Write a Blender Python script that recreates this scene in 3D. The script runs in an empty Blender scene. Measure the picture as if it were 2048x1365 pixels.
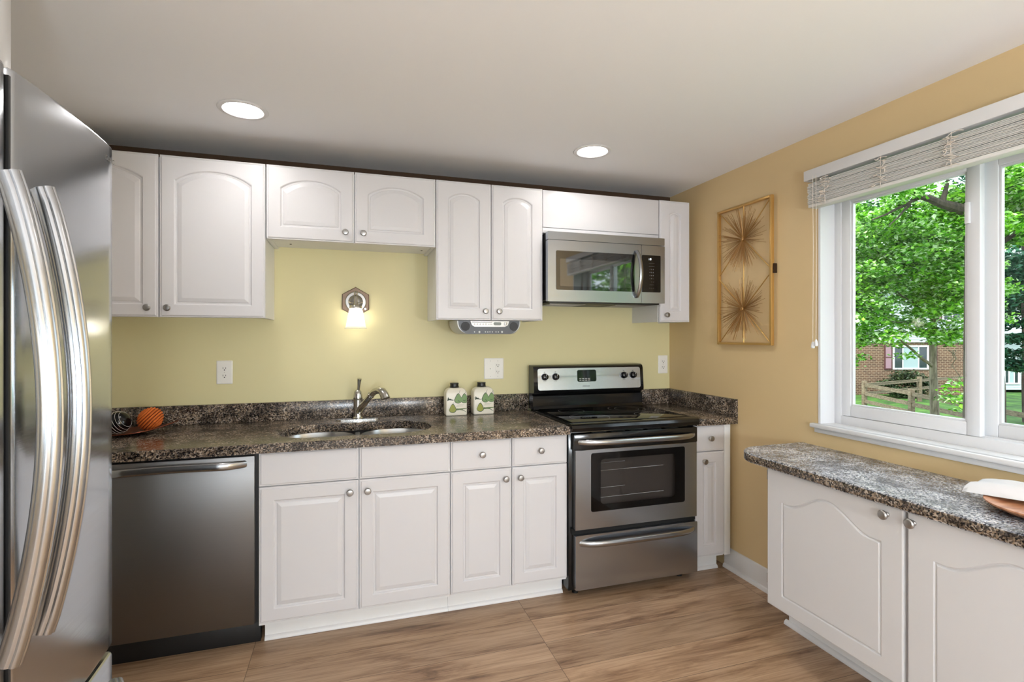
import bpy, bmesh, math, random
from mathutils import Vector, Matrix
random.seed(7)
PI = math.pi
scene = bpy.context.scene
COL = scene.collection

# ------------------------------------------------------------------ camera, world, sun, exposure
YAW = math.atan(324/1030)
EYE = 1.37
FL = 0.015                      # floor level
cd = bpy.data.cameras.new('camera'); cam = bpy.data.objects.new('camera', cd); COL.objects.link(cam)
cam.location = (0, 0, EYE); cam.rotation_euler = (PI/2, 0, -YAW)
cd.sensor_width = 36; cd.lens = 36*1030/2048; cd.shift_y = -9.5/2048
cd.clip_start = 0.02; cd.clip_end = 300
scene.camera = cam
w = bpy.data.worlds.new('sky'); scene.world = w; w.use_nodes = True
bg = w.node_tree.nodes['Background']; bg.inputs[0].default_value = (0.80, 0.90, 1.0, 1); bg.inputs[1].default_value = 1.9
sd = bpy.data.lights.new('sun', 'SUN'); sd.energy = 2.6; sd.angle = math.radians(1.0); sd.color = (1, .96, .88)
so = bpy.data.objects.new('sun', sd); COL.objects.link(so)
so.rotation_euler = Vector((0.62, 0.25, -0.74)).to_track_quat('-Z', 'Y').to_euler()
vs = scene.view_settings
vs.view_transform = 'Standard'; vs.look = 'None'; vs.gamma = 1; vs.use_curve_mapping = False; vs.exposure = 1.06
DOWNLIGHT = 34.0
REAR_FILL = 42.0
SCONCE = 12.0

# ------------------------------------------------------------------ materials
def srgb(r, g, b):
    def c(v):
        v /= 255
        return v/12.92 if v <= .04045 else ((v+.055)/1.055)**2.4
    return (c(r), c(g), c(b), 1)
MATS = {}
def mat(name, col=(200,200,200), rough=.5, metal=0, **kw):
    if name in MATS: return MATS[name]
    m = bpy.data.materials.new(name); m.use_nodes = True
    p = m.node_tree.nodes['Principled BSDF']
    p.inputs['Base Color'].default_value = srgb(*col)
    p.inputs['Roughness'].default_value = rough
    p.inputs['Metallic'].default_value = metal
    for k, v in kw.items(): p.inputs[k.replace('_', ' ')].default_value = v
    MATS[name] = m
    return m
def nd(m, t, **kw):
    n = m.node_tree.nodes.new(t)
    for k, v in kw.items():
        if k.startswith('i_'): n.inputs[k[2:].replace('_', ' ')].default_value = v
        else: setattr(n, k, v)
    return n
def lk(m, a, ao, b, bi): m.node_tree.links.new(a.outputs[ao], b.inputs[bi])
def P(m): return m.node_tree.nodes['Principled BSDF']
def coords(m, scale=(1,1,1)):
    t = nd(m, 'ShaderNodeTexCoord'); mp = nd(m, 'ShaderNodeMapping'); mp.inputs['Scale'].default_value = scale
    lk(m, t, 'Object', mp, 'Vector'); return mp
def ramp(m, stops, interp='LINEAR'):
    r = nd(m, 'ShaderNodeValToRGB'); e = r.color_ramp; e.interpolation = interp
    while len(e.elements) < len(stops): e.elements.new(.5)
    for el, (p, c) in zip(e.elements, stops): el.position = p; el.color = srgb(*c) if len(c) == 3 else c
    return r
def bump(m, src, out, strength, dist=.002):
    b = nd(m, 'ShaderNodeBump'); b.inputs['Strength'].default_value = strength; b.inputs['Distance'].default_value = dist
    lk(m, src, out, b, 'Height'); lk(m, b, 'Normal', P(m), 'Normal')

def paint(name, col, rough=.55, tex=.12):
    m = mat(name, col, rough); mp = coords(m)
    n = nd(m, 'ShaderNodeTexNoise', i_Scale=180, i_Detail=3); lk(m, mp, 0, n, 'Vector'); bump(m, n, 'Fac', tex, .001); return m
M_back = paint('lit_back_wall_paint', (220, 211, 163), .5)  # this wall's lighting tint is put into the shared paint colour
M_right = paint('lit_right_wall_paint', (219, 193, 146), .5)  # same paint with its warmer lighting put into the colour
M_pale = paint('off_white_wall_paint', (232, 228, 220), .6)
M_ceil = paint('white_ceiling_paint', (245, 245, 247), .8)
M_white = mat('white_thermofoil', (213, 211, 213), .32)
M_box = mat('white_melamine', (234, 234, 234), .45)
M_trim = mat('white_gloss_trim_paint', (226, 225, 225), .3)
M_vinyl = mat('white_vinyl', (224, 224, 226), .32)
M_pen = paint('painted_white_door', (212, 211, 212), .4, .08)
M_black = mat('black_enamel', (14, 14, 15), .12)
M_blackm = mat('black_plastic', (22, 22, 23), .45)
M_dark = mat('dark_void', (10, 10, 10), .8)
M_nickel = mat('brushed_nickel', (172, 170, 168), .36, 1)
M_chrome = mat('polished_nickel', (206, 204, 200), .18, 1)
M_plate = mat('white_outlet_plastic', (240, 238, 232), .3)
M_slot = mat('slot_black', (25, 22, 20), .6)
M_gold = mat('antique_gold_metal', (206, 166, 100), .4, .7)
M_golddark = mat('bronze_rod', (176, 134, 80), .45, .6)

def steel(name, col, rough, axis, aniso=.6):
    m = mat(name, col, rough, 1)
    s = {'x': (2, 300, 300), 'z': (300, 300, 2), 'y': (300, 2, 300)}[axis]
    mp = coords(m, s); n = nd(m, 'ShaderNodeTexNoise', i_Scale=1.0, i_Detail=4); lk(m, mp, 0, n, 'Vector')
    r = nd(m, 'ShaderNodeMapRange'); r.inputs['To Min'].default_value = rough*.8; r.inputs['To Max'].default_value = rough*1.25
    lk(m, n, 'Fac', r, 'Value'); lk(m, r, 'Result', P(m), 'Roughness')
    bump(m, n, 'Fac', .05, .0004)
    P(m).inputs['Anisotropic'].default_value = aniso
    tg = nd(m, 'ShaderNodeTangent'); tg.direction_type = 'RADIAL'; tg.axis = 'Z'
    lk(m, tg, 0, P(m), 'Tangent')
    return m
M_fridge = steel('brushed_stainless_door', (190, 194, 199), .17, 'y', .7)
M_steel = steel('brushed_stainless_panel', (176, 182, 190), .24, 'x', .6)
M_dw = steel('brushed_stainless_dark', (126, 125, 125), .42, 'x', .6)
M_handle = mat('satin_stainless', (170, 172, 175), .25, 1)
M_sink = mat('sink_stainless', (200, 202, 204), .3, 1)

def granite(name, cols, spec=.16):
    m = mat(name, (120,110,100), spec); mp = coords(m)
    v = nd(m, 'ShaderNodeTexVoronoi', i_Scale=210); v.inputs['Randomness'].default_value = 1
    ds = nd(m, 'ShaderNodeTexNoise', i_Scale=90, i_Detail=3); lk(m, mp, 0, ds, 'Vector')
    mx = nd(m, 'ShaderNodeMixRGB'); mx.inputs[0].default_value = .012
    lk(m, mp, 0, mx, 1); lk(m, ds, 'Color', mx, 2); lk(m, mx, 0, v, 'Vector')
    sep = nd(m, 'ShaderNodeSeparateColor'); lk(m, v, 'Color', sep, 0)
    r = ramp(m, cols, 'CONSTANT'); lk(m, sep, 0, r, 'Fac')
    n = nd(m, 'ShaderNodeTexNoise', i_Scale=14, i_Detail=4); lk(m, mp, 0, n, 'Vector')
    r2 = ramp(m, [(.35, (150,146,144)), (.65, (255,248,240))]); lk(m, n, 'Fac', r2, 'Fac')
    mu = nd(m, 'ShaderNodeMixRGB', blend_type='MULTIPLY'); mu.inputs[0].default_value = 1
    lk(m, r, 0, mu, 1); lk(m, r2, 0, mu, 2); lk(m, mu, 0, P(m), 'Base Color')
    return m
GC = [(0, (34,32,32)), (.2, (74,66,62)), (.36, (132,118,104)), (.56, (102,96,92)), (.7, (168,152,134)), (.86, (196,186,176))]
M_granite = granite('brown_speckled_granite', GC, .2)
GC_DAYLIT = [(0, (52,58,72)), (.15, (112,120,134)), (.30, (170,178,192)), (.55, (202,210,222)), (.8, (234,239,247))]  # brown granite with bluish window daylight put into its colours
M_granite_daylit = granite('daylit_speckled_granite', GC_DAYLIT, .22)

def floor_mat():
    m = mat('oak_vinyl_planks', (170,135,105), .38); mp = coords(m)
    mp.inputs['Location'].default_value = (0.35, -2.475+.19*20, 0)
    b = nd(m, 'ShaderNodeTexBrick'); b.offset = .37; b.offset_frequency = 1; b.squash = 1
    for k, v in (('Scale', 1), ('Mortar Size', .0012), ('Mortar Smooth', .3), ('Bias', 0), ('Brick Width', 1.22), ('Row Height', .19)): b.inputs[k].default_value = v
    b.inputs['Color1'].default_value = (0, 0, 0, 1); b.inputs['Color2'].default_value = (1, 1, 1, 1); b.inputs['Mortar'].default_value = (.5, .5, .5, 1)
    lk(m, mp, 0, b, 'Vector')
    # shift the grain per plank
    cx = nd(m, 'ShaderNodeCombineXYZ'); lk(m, b, 'Color', cx, 0); lk(m, b, 'Color', cx, 1); lk(m, b, 'Color', cx, 2)
    sc = nd(m, 'ShaderNodeVectorMath', operation='SCALE'); sc.inputs['Scale'].default_value = 13; lk(m, cx, 0, sc, 0)
    ad = nd(m, 'ShaderNodeVectorMath', operation='ADD'); lk(m, mp, 0, ad, 0); lk(m, sc, 0, ad, 1)
    st = nd(m, 'ShaderNodeVectorMath', operation='MULTIPLY'); st.inputs[1].default_value = (1.15, 8.5, 1); lk(m, ad, 0, st, 0)
    n1 = nd(m, 'ShaderNodeTexNoise', i_Scale=1.7, i_Detail=9, i_Roughness=.66, i_Distortion=.55); lk(m, st, 0, n1, 'Vector')
    st2 = nd(m, 'ShaderNodeVectorMath', operation='MULTIPLY'); st2.inputs[1].default_value = (3, 90, 1); lk(m, ad, 0, st2, 0)
    n2 = nd(m, 'ShaderNodeTexNoise', i_Scale=1.5, i_Detail=5, i_Distortion=.3); lk(m, st2, 0, n2, 'Vector')
    r1 = ramp(m, [(.30, (104,76,54)), (.40, (152,120,92)), (.5, (178,147,117)), (.75, (194,164,134))]); lk(m, n1, 'Fac', r1, 'Fac')
    r2 = ramp(m, [(.32, (206,196,188)), (.6, (255,255,255))]); lk(m, n2, 'Fac', r2, 'Fac')
    mu = nd(m, 'ShaderNodeMixRGB', blend_type='MULTIPLY'); mu.inputs[0].default_value = .8; lk(m, r1, 0, mu, 1); lk(m, r2, 0, mu, 2)
    hv = nd(m, 'ShaderNodeHueSaturation'); mr = nd(m, 'ShaderNodeMapRange'); mr.inputs['To Min'].default_value = .86; mr.inputs['To Max'].default_value = 1.12
    lk(m, b, 'Color', mr, 'Value'); lk(m, mr, 0, hv, 'Value'); lk(m, mu, 0, hv, 'Color')
    mm = nd(m, 'ShaderNodeMixRGB'); mm.inputs[2].default_value = srgb(84, 62, 46); lk(m, b, 'Fac', mm, 0); lk(m, hv, 0, mm, 1)
    lk(m, mm, 0, P(m), 'Base Color'); bump(m, n2, 'Fac', .08, .001)
    return m
M_floor = floor_mat()

def emis(name, col, strength):
    m = bpy.data.materials.new(name); m.use_nodes = True; nt = m.node_tree
    p = nt.nodes['Principled BSDF']; p.inputs['Base Color'].default_value = srgb(240,240,240)
    p.inputs['Emission Color'].default_value = (*col, 1); p.inputs['Emission Strength'].default_value = strength
    return m
M_lamp = emis('lit_lens', (1, .97, .94), DOWNLIGHT)
M_fillglow = emis('fill_globe_glow', (.86, .93, 1.0), REAR_FILL)
M_bulb = emis('lit_bulb', (1, .92, .80), SCONCE)
M_disp = emis('lit_digits', (.8, .95, 1), 2.0)
def glassmat(name, tint=(1,1,1), refl=.08, rough=0):
    m = bpy.data.materials.new(name); m.use_nodes = True; nt = m.node_tree; nt.nodes.remove(nt.nodes['Principled BSDF'])
    tr = nt.nodes.new('ShaderNodeBsdfTransparent'); tr.inputs[0].default_value = (*tint, 1)
    gl = nt.nodes.new('ShaderNodeBsdfGlossy'); gl.inputs['Roughness'].default_value = rough
    fr = nt.nodes.new('ShaderNodeFresnel'); fr.inputs[0].default_value = 1.45
    mx = nt.nodes.new('ShaderNodeMixShader'); gm = nt.nodes.new('ShaderNodeNewGeometry'); k1 = nt.nodes.new('ShaderNodeMath'); k1.operation = 'SUBTRACT'; k1.inputs[0].default_value = 1; nt.links.new(gm.outputs['Backfacing'], k1.inputs[1]); k2 = nt.nodes.new('ShaderNodeMath'); k2.operation = 'MULTIPLY'; nt.links.new(k1.outputs[0], k2.inputs[0]); nt.links.new(fr.outputs[0], k2.inputs[1]); nt.links.new(k2.outputs[0], mx.inputs[0]); nt.links.new(tr.outputs[0], mx.inputs[1]); nt.links.new(gl.outputs[0], mx.inputs[2])
    nt.links.new(mx.outputs[0], nt.nodes['Material Output'].inputs[0]); return m
M_glass = glassmat('window_glass', (.96, .98, .97))
M_ovenglass = glassmat('smoked_oven_glass', (.72, .70, .69))
def shade_mat():
    m = bpy.data.materials.new('frosted_shade_glass'); m.use_nodes = True; nt = m.node_tree
    p = nt.nodes['Principled BSDF']; p.inputs['Base Color'].default_value = srgb(245,245,240); p.inputs['Roughness'].default_value = .3
    tl = nt.nodes.new('ShaderNodeBsdfTranslucent'); tl.inputs[0].default_value = (.95, .94, .9, 1)
    tr = nt.nodes.new('ShaderNodeBsdfTransparent')
    a = nt.nodes.new('ShaderNodeMixShader'); a.inputs[0].default_value = .45; nt.links.new(tl.outputs[0], a.inputs[1]); nt.links.new(tr.outputs[0], a.inputs[2])
    b = nt.nodes.new('ShaderNodeMixShader'); b.inputs[0].default_value = .85; nt.links.new(p.outputs[0], b.inputs[1]); nt.links.new(a.outputs[0], b.inputs[2])
    nt.links.new(b.outputs[0], nt.nodes['Material Output'].inputs[0]); return m
M_shade = shade_mat()

# ------------------------------------------------------------------ mesh helpers
class MB:
    def __init__(s): s.bm = bmesh.new()
    def _join(s, t):
        me = bpy.data.meshes.new('tmp'); t.to_mesh(me); t.free(); s.bm.from_mesh(me); bpy.data.meshes.remove(me); return s
    def box(s, x0, x1, y0, y1, z0, z1, bev=0, seg=2):
        t = bmesh.new(); bmesh.ops.create_cube(t, size=1)
        for v in t.verts: v.co = Vector(((x0+x1)/2+v.co.x*(x1-x0), (y0+y1)/2+v.co.y*(y1-y0), (z0+z1)/2+v.co.z*(z1-z0)))
        if bev: bmesh.ops.bevel(t, geom=t.edges[:], offset=bev, segments=seg, profile=.5, affect='EDGES')
        return s._join(t)
    def obox(s, c, ux, uy, uz, hx, hy, hz, bev=0):
        t = bmesh.new(); bmesh.ops.create_cube(t, size=2)
        c = Vector(c); ux, uy, uz = Vector(ux).normalized(), Vector(uy).normalized(), Vector(uz).normalized()
        for v in t.verts: v.co = c + ux*v.co.x*hx + uy*v.co.y*hy + uz*v.co.z*hz
        if bev: bmesh.ops.bevel(t, geom=t.edges[:], offset=bev, segments=2, profile=.5, affect='EDGES')
        return s._join(t)
    def loops(s, ls, closed=True, cap0=True, cap1=True):
        bm = s.bm; vs_ = [[bm.verts.new(p) for p in l] for l in ls]; n = len(ls[0])
        for a, b in zip(vs_, vs_[1:]):
            for i in range(n if closed else n-1):
                j = (i+1) % n; bm.faces.new((a[i], a[j], b[j], b[i]))
        if cap0: bm.faces.new(vs_[0][::-1])
        if cap1: bm.faces.new(vs_[-1])
        return s
    def prism(s, poly, axis, a, b):   # poly in the two other axes (order x,y,z)
        def pt(u, v, h): return {'x': (h, u, v), 'y': (u, h, v), 'z': (u, v, h)}[axis]
        return s.loops([[pt(u, v, a) for u, v in poly], [pt(u, v, b) for u, v in poly]])
    def tube(s, pts, r, n=10, cap=True):
        pts = [Vector(p) for p in pts]; rs = r if isinstance(r, (list, tuple)) else [r]*len(pts)
        up = Vector((0, 0, 1)); ls = []; prev = None
        for i, p in enumerate(pts):
            d = (pts[min(i+1, len(pts)-1)] - pts[max(i-1, 0)]).normalized()
            if prev is None:
                a = d.cross(up)
                if a.length < 1e-3: a = d.cross(Vector((1, 0, 0)))
            else: a = prev - d*prev.dot(d)
            a.normalize(); prev = a; b = d.cross(a)
            ls.append([p + (a*math.cos(2*PI*k/n) + b*math.sin(2*PI*k/n))*rs[i] for k in range(n)])
        return s.loops(ls, True, cap, cap)
    def sweep(s, pts, prof, side):   # profile (u,v): u along side vector, v along normal
        pts = [Vector(p) for p in pts]; side = Vector(side).normalized(); ls = []
        for i, p in enumerate(pts):
            d = (pts[min(i+1, len(pts)-1)] - pts[max(i-1, 0)]).normalized(); nrm = d.cross(side).normalized()
            ls.append([p + side*u + nrm*v for u, v in prof])
        return s.loops(ls)
    def lathe(s, prof, o, axis='z', n=24, sign=1):    # prof: (r, h)
        o = Vector(o); ls = []
        for r, h in prof:
            l = []
            for k in range(n):
                c, q = math.cos(2*PI*k/n)*max(r, 1e-5), math.sin(2*PI*k/n)*max(r, 1e-5); hh = h*sign
                l.append(o + Vector({'z': (c, q, hh), 'y': (c, hh, q), 'x': (hh, c, q)}[axis]))
            ls.append(l)
        return s.loops(ls)
    def poly(s, pts): s.bm.faces.new([s.bm.verts.new(p) for p in pts]); return s
    def build(s, name, m, parent=None, smooth=True, org=None, ang=35, fixn=True):
        bm = s.bm
        if fixn: bmesh.ops.recalc_face_normals(bm, faces=bm.faces[:])
        if smooth:
            for f in bm.faces: f.smooth = len(f.verts) < 9
            lim = math.radians(ang)
            for e in bm.edges:
                if len(e.link_faces) == 2 and e.calc_face_angle(0) > lim: e.smooth = False
        if parent is not None: o_ = ROOT[parent.name]
        elif org is not None: o_ = Vector(org)
        else:
            xs = [v.co for v in bm.verts]; o_ = Vector(((min(v.x for v in xs)+max(v.x for v in xs))/2, (min(v.y for v in xs)+max(v.y for v in xs))/2, min(v.z for v in xs)))
        for v in bm.verts: v.co -= o_
        me = bpy.data.meshes.new(name); bm.to_mesh(me); bm.free(); me.materials.append(m)
        o = bpy.data.objects.new(name, me); COL.objects.link(o)
        if parent is not None: o.parent = parent
        else: o.location = o_
        ROOT[o.name] = o_
        return o
ROOT = {}
def tag(o, label=None, cat=None, group=None, kind=None):
    if label: o['label'] = label
    if cat: o['category'] = cat
    if group: o['group'] = group
    if kind: o['kind'] = kind
    return o
def thing(name, loc, label, cat, group=None, kind=None):
    o = bpy.data.objects.new(name, None); COL.objects.link(o); o.location = loc; o.empty_display_size = .05
    ROOT[o.name] = Vector(loc); return tag(o, label, cat, group, kind)
def struct(mb, name, m, label=None, **kw):
    return tag(mb.build(name, m, **kw), label, None, None, 'structure')
def copy_tree(o, parent=None):
    c = o.copy(); COL.objects.link(c)
    if parent: c.parent = parent
    for ch in list(o.children): copy_tree(ch, c)
    return c
def text_obj(s, size, o, right, up, name, m, parent, off=.0006, align='CENTER', ext=.0003):
    cu = bpy.data.curves.new('t', 'FONT'); cu.body = s; cu.size = size; cu.align_x = align; cu.align_y = 'CENTER'; cu.extrude = ext
    t = bpy.data.objects.new('t', cu); COL.objects.link(t)
    dg = bpy.context.evaluated_depsgraph_get(); me = bpy.data.meshes.new_from_object(t.evaluated_get(dg))
    bpy.data.objects.remove(t); bpy.data.curves.remove(cu)
    r, u = Vector(right).normalized(), Vector(up).normalized(); nrm = r.cross(u)
    base = Vector(o) + nrm*off - ROOT[parent.name]
    for v in me.vertices: v.co = base + r*v.co.x + u*v.co.y + nrm*v.co.z
    me.name = name; me.materials.clear(); me.materials.append(m)
    ob = bpy.data.objects.new(name, me); COL.objects.link(ob); ob.parent = parent; ROOT[ob.name] = ROOT[parent.name]
    return ob
def rrect(x0, x1, y0, y1, r, n=6):
    pts = []
    for cx, cy, a in ((x1-r, y0+r, -90), (x1-r, y1-r, 0), (x0+r, y1-r, 90), (x0+r, y0+r, 180)):
        for k in range(n+1):
            t = math.radians(a+90*k/n); pts.append((cx+r*math.cos(t), cy+r*math.sin(t)))
    return pts

# frames for door-like panels: local (u right, v up, depth toward viewer)
def frame_back(y):       # panel facing -Y; u = +X
    return lambda u, v, d: (u, y-d, v)
def frame_right(x):      # panel facing -X ; u = -Y
    return lambda u, v, d: (x-d, -u, v)
def frame_left(x):       # panel facing +X ; u = +Y
    return lambda u, v, d: (x+d, u, v)

def contour(u0, u1, v0, v1, top, n=20, m=6):
    pts = [(u0+(u1-u0)*k/m, v0) for k in range(m)] + [(u1, v0+(v1-v0)*k/m) for k in range(m)]
    pts += [(u1-(u1-u0)*k/n, v1+top(2*k/n-1)) for k in range(n)] + [(u0, v1-(v1-v0)*k/m) for k in range(m)]
    return pts
def flat(u): return 0
def arch(r): return lambda u: r*(math.sqrt(max(0, 1.35**2-u*u))-math.sqrt(1.35**2-1))/(1.35-math.sqrt(1.35**2-1))
def cath(r): return lambda u: r*(.5+.5*math.cos(PI*min(1, abs(u)/.86)))
def raised_door(F, u0, u1, v0, v1, top=flat, st=.058, rise=0, th=.019, slab=False):
    mb = MB(); L = lambda i, d, tp=flat, dv=0: [F(u, v, d) for u, v in contour(u0+i, u1-i, v0+i, v1-i-dv, tp)]
    ls = [L(0, 0), L(0, th-.006), L(.002, th-.0035), L(.0065, th-.0035), L(.0085, th-.001), L(.0105, th)]
    if slab: return mb.loops(ls)
    def R(i, d): return L(st+i, d, top, rise)
    ls += [R(0, th), R(.003, th-.002), R(.0055, th-.0065), R(.013, th-.0075), R(.0155, th-.0045), R(.030, th-.0005), R(.032, th)]
    return mb.loops(ls)
def knob(F, u, v, d, parent, r=.0155):
    mb = MB(); prof = [(.0, 0), (.0085, 0), (.0085, .003), (.0055, .006), (.0055, .013), (.009, .017), (r, .0185), (r, .0235), (r*.8, .027), (r*.3, .0285), (0, .0285)]
    n = 20; ls = []
    for rr, h in prof:
        ls.append([F(u+max(rr, 1e-5)*math.cos(2*PI*k/n), v+max(rr, 1e-5)*math.sin(2*PI*k/n), d+h) for k in range(n)])
    mb.loops(ls); return mb.build('knob', M_nickel, parent)

# ------------------------------------------------------------------ room shell
W = 2.1175; D = 3.085; LW = -1.36; RY = -3.4; CZ = 2.334; WT = .17
struct(MB().box(LW-.12, W+WT, RY-.12, D+.12, FL-.15, FL), 'floor', M_floor, 'light oak plank floor')
LIGHTS = ((-.433, 2.43), (1.203, 2.43), (-.433, .45), (1.203, .45))
def ceiling_mesh():
    mb = MB(); bm = mb.bm; xs = sorted([LW-.12, W+WT]+[v for x, y in LIGHTS for v in (x-.12, x+.12)]); ys = sorted({RY-.12, D+.12}|{round(v, 4) for x, y in LIGHTS for v in (y-.12, y+.12)})
    xs = sorted({round(v, 4) for v in xs}); n = 32; cache = {}
    def V(x, y):
        k = (round(x, 4), round(y, 4))
        if k not in cache: cache[k] = bm.verts.new((x, y, CZ))
        return cache[k]
    for i in range(len(xs)-1):
        for j in range(len(ys)-1):
            x0, x1, y0, y1 = xs[i], xs[i+1], ys[j], ys[j+1]
            hit = [(x, y) for x, y in LIGHTS if x0 < x < x1 and y0 < y < y1 and abs(x1-x0-.24) < .01]
            if not hit: bm.faces.new([V(x0, y0), V(x0, y1), V(x1, y1), V(x1, y0)]); continue
            cx, cy = hit[0]; inner = [bm.verts.new((cx+.080*math.cos(2*PI*k/n), cy+.080*math.sin(2*PI*k/n), CZ)) for k in range(n)]
            outer = []
            for k in range(n):
                a = 2*PI*k/n; c, s_ = math.cos(a), math.sin(a); q = .12/max(abs(c), abs(s_)); outer.append(V(cx+c*q, cy+s_*q))
            for k in range(n):
                l = (k+1) % n; bm.faces.new([inner[k], inner[l], outer[l], outer[k]])
            up = [bm.verts.new((v.co.x, v.co.y, CZ+.09)) for v in inner]
            for k in range(n):
                l = (k+1) % n; bm.faces.new([inner[k], up[k], up[l], inner[l]])
            bm.faces.new(up[::-1])
    mb.box(LW-.12, W+WT, RY-.12, D+.12, CZ+.1, CZ+.2)
    return mb
struct(ceiling_mesh(), 'ceiling', M_ceil, fixn=False, smooth=False)
struct(MB().box(LW-.12, W+WT, D, D+.12, FL, CZ), 'wall_back', M_back)
struct(MB().box(LW-.12, LW, RY, D, FL, CZ), 'wall_left', M_pale)
wy0, wy1, wz0, wz1 = .70, 1.890, .955, 2.10
mb = MB().box(W, W+WT, wy1, D, FL, CZ).box(W, W+WT, RY, wy0, FL, CZ).box(W, W+WT, wy0, wy1, FL, wz0).box(W, W+WT, wy0, wy1, wz1, CZ)
struct(mb, 'wall_right', M_right)
# wall behind the camera with an unseen glazed opening, added to let daylight in
mb = MB().box(LW, -.75, RY-.12, RY, FL, CZ).box(1.15, W, RY-.12, RY, FL, CZ).box(-.75, 1.15, RY-.12, RY, 2.08, CZ)
struct(mb, 'wall_front', M_pale)
t = thing('daylight_opening', (0.2, RY-.06, FL), None, None, kind='structure')
mb = MB()
for a, b in ((-.75, -.69), (.17, .23), (1.09, 1.15)): mb.box(a, b, RY-.10, RY-.02, FL, 2.08, .003)
mb.box(-.69, .17, RY-.1, RY-.02, 2.01, 2.08).box(.23, 1.09, RY-.1, RY-.02, 2.01, 2.08).box(-.69, .17, RY-.1, RY-.02, FL, FL+.09).box(.23, 1.09, RY-.1, RY-.02, FL, FL+.09)
mb.build('daylight_opening_frame', M_vinyl, t)
for a, b in ((-.69, .17), (.23, 1.09)): MB().box(a, b, RY-.064, RY-.058, FL+.09, 2.01).build('pane', M_glass, t)

# baseboards
def baseboard(name, y0, y1):
    prof = [(0, FL), (-.026, FL), (-.026, FL+.006), (-.022, FL+.018), (-.014, FL+.022), (-.014, FL+.09), (-.010, FL+.10), (-.010, FL+.107), (-.005, FL+.116), (0, FL+.118)]
    mb = MB().loops([[(W+a, y0, b) for a, b in prof], [(W+a, y1, b) for a, b in prof]])
    return struct(mb, name, M_trim)
baseboard('baseboard_right', 1.95, 2.52)

# ------------------------------------------------------------------ window on the right wall
t = thing('window_1', (W+.1, (wy0+wy1)/2, wz0), None, None, kind='structure')
X1 = W+.083                # inner frame face
mb = MB()                  # liner (jambs and head)
mb.box(W-.004, W+.15, wy1-.012, wy1-.0005, wz0, wz1).box(W-.004, W+.15, wy0+.0005, wy0+.012, wz0, wz1).box(W-.004, W+.15, wy0+.012, wy1-.012, wz1-.012, wz1-.0005)
mb.build('window_jamb', M_vinyl, t)
mb = MB()                  # vinyl main frame
for a, b, c, d in ((wy1-.045, wy1-.012, wz0, wz1-.012), (wy0+.012, wy0+.045, wz0, wz1-.012), (wy0+.045, wy1-.045, wz0, .998), (wy0+.045, wy1-.045, wz1-.06, wz1-.012)):
    mb.box(X1, W+.15, a, b, c, d, .002)
mb.box(X1+.03, X1+.035, wy0+.045, wy1-.045, .998, 1.004).box(X1+.004, X1+.008, wy1-.056, wy1-.045, .998, wz1-.06)
mb.build('window_frame', M_vinyl, t)
def sash(x, y0, y1, z0, z1, sw, nm):
    mb = MB(); d = .028
    for a, b, c, e in ((y0, y0+sw, z0, z1), (y1-sw, y1, z0, z1), (y0+sw, y1-sw, z0, z0+.05), (y0+sw, y1-sw, z1-.045, z1)): mb.box(x, x+d, a, b, c, e, .004)
    g = .008
    for a, b, c, e in ((y0+sw, y0+sw+g, z0+.05, z1-.045), (y1-sw-g, y1-sw, z0+.05, z1-.045), (y0+sw+g, y1-sw-g, z0+.05, z0+.05+g), (y0+sw+g, y1-sw-g, z1-.045-g, z1-.045)): mb.box(x+.006, x+.022, a, b, c, e, .001)
    o = mb.build('sash', M_vinyl, t)
    MB().box(x+.012, x+.016, y0+sw+.001, y1-sw-.001, z0+.051, z1-.046).build('pane', M_glass, o)
    return o
s1 = sash(X1+.003, 1.286, 1.843, .999, 2.035, .044, 'a')
s2 = sash(X1+.042, .748, 1.303, .999, 2.035, .050, 'b')
MB().box(X1-.010, X1+.003, 1.314, 1.330, 1.79, 1.87, .003).build('window_latch', M_vinyl, t)
mb = MB().box(W-.03, W-.0005, wy0-.035, wy1+.028, wz0-.018, wz0+.003, .006, 3).box(W-.012, X1-.0005, wy0+.0005, wy1-.0005, wz0+.0003, wz0+.003)
mb.box(W-.012, W-.0005, wy0-.02, wy1+.015, wz0-.04, wz0-.0185, .002)
struct(mb, 'trim_1', M_trim, 'white window stool under the slider')

# ------------------------------------------------------------------ blind
bx0, bx1, by0, by1 = 2.045, 2.105, .685, 1.905
t = thing('window_blind', (2.075, (by0+by1)/2, 1.97), 'white wooden slat blind pulled up in a stack across the window top', 'blind')
MB().box(bx0-.004, bx0+.008, by0, by1, 2.098, 2.146, .002).box(bx0+.008, W-.001, by1-.012, by1, 2.098, 2.146, .001).build('valance', M_trim, t)
MB().box(bx0+.01, W-.006, by0+.01, by1-.014, 2.100, 2.142, .002).build('headrail', M_vinyl, t)
M_slat = mat('painted_slat', (226, 224, 220), .42)
mb = MB(); z = 2.082
for i in range(22):
    jx = random.uniform(-.003, .003); jy = random.uniform(-.003, .003)
    gap = .0042 if i not in (4, 13) else .0062
    mb.box(bx0+.002+jx, bx0+.052+jx, by0+.014+jy, by1-.016+jy, z-.0028, z, .0008, 1); z -= gap
st = mb.build('slat_stack', M_slat, t)
MB().box(bx0+.001, bx0+.053, by0+.014, by1-.02, z-.016, z-.001, .003).build('bottom_rail', M_slat, t)
M_cord = mat('cream_cord', (226, 216, 204), .7)
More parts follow.
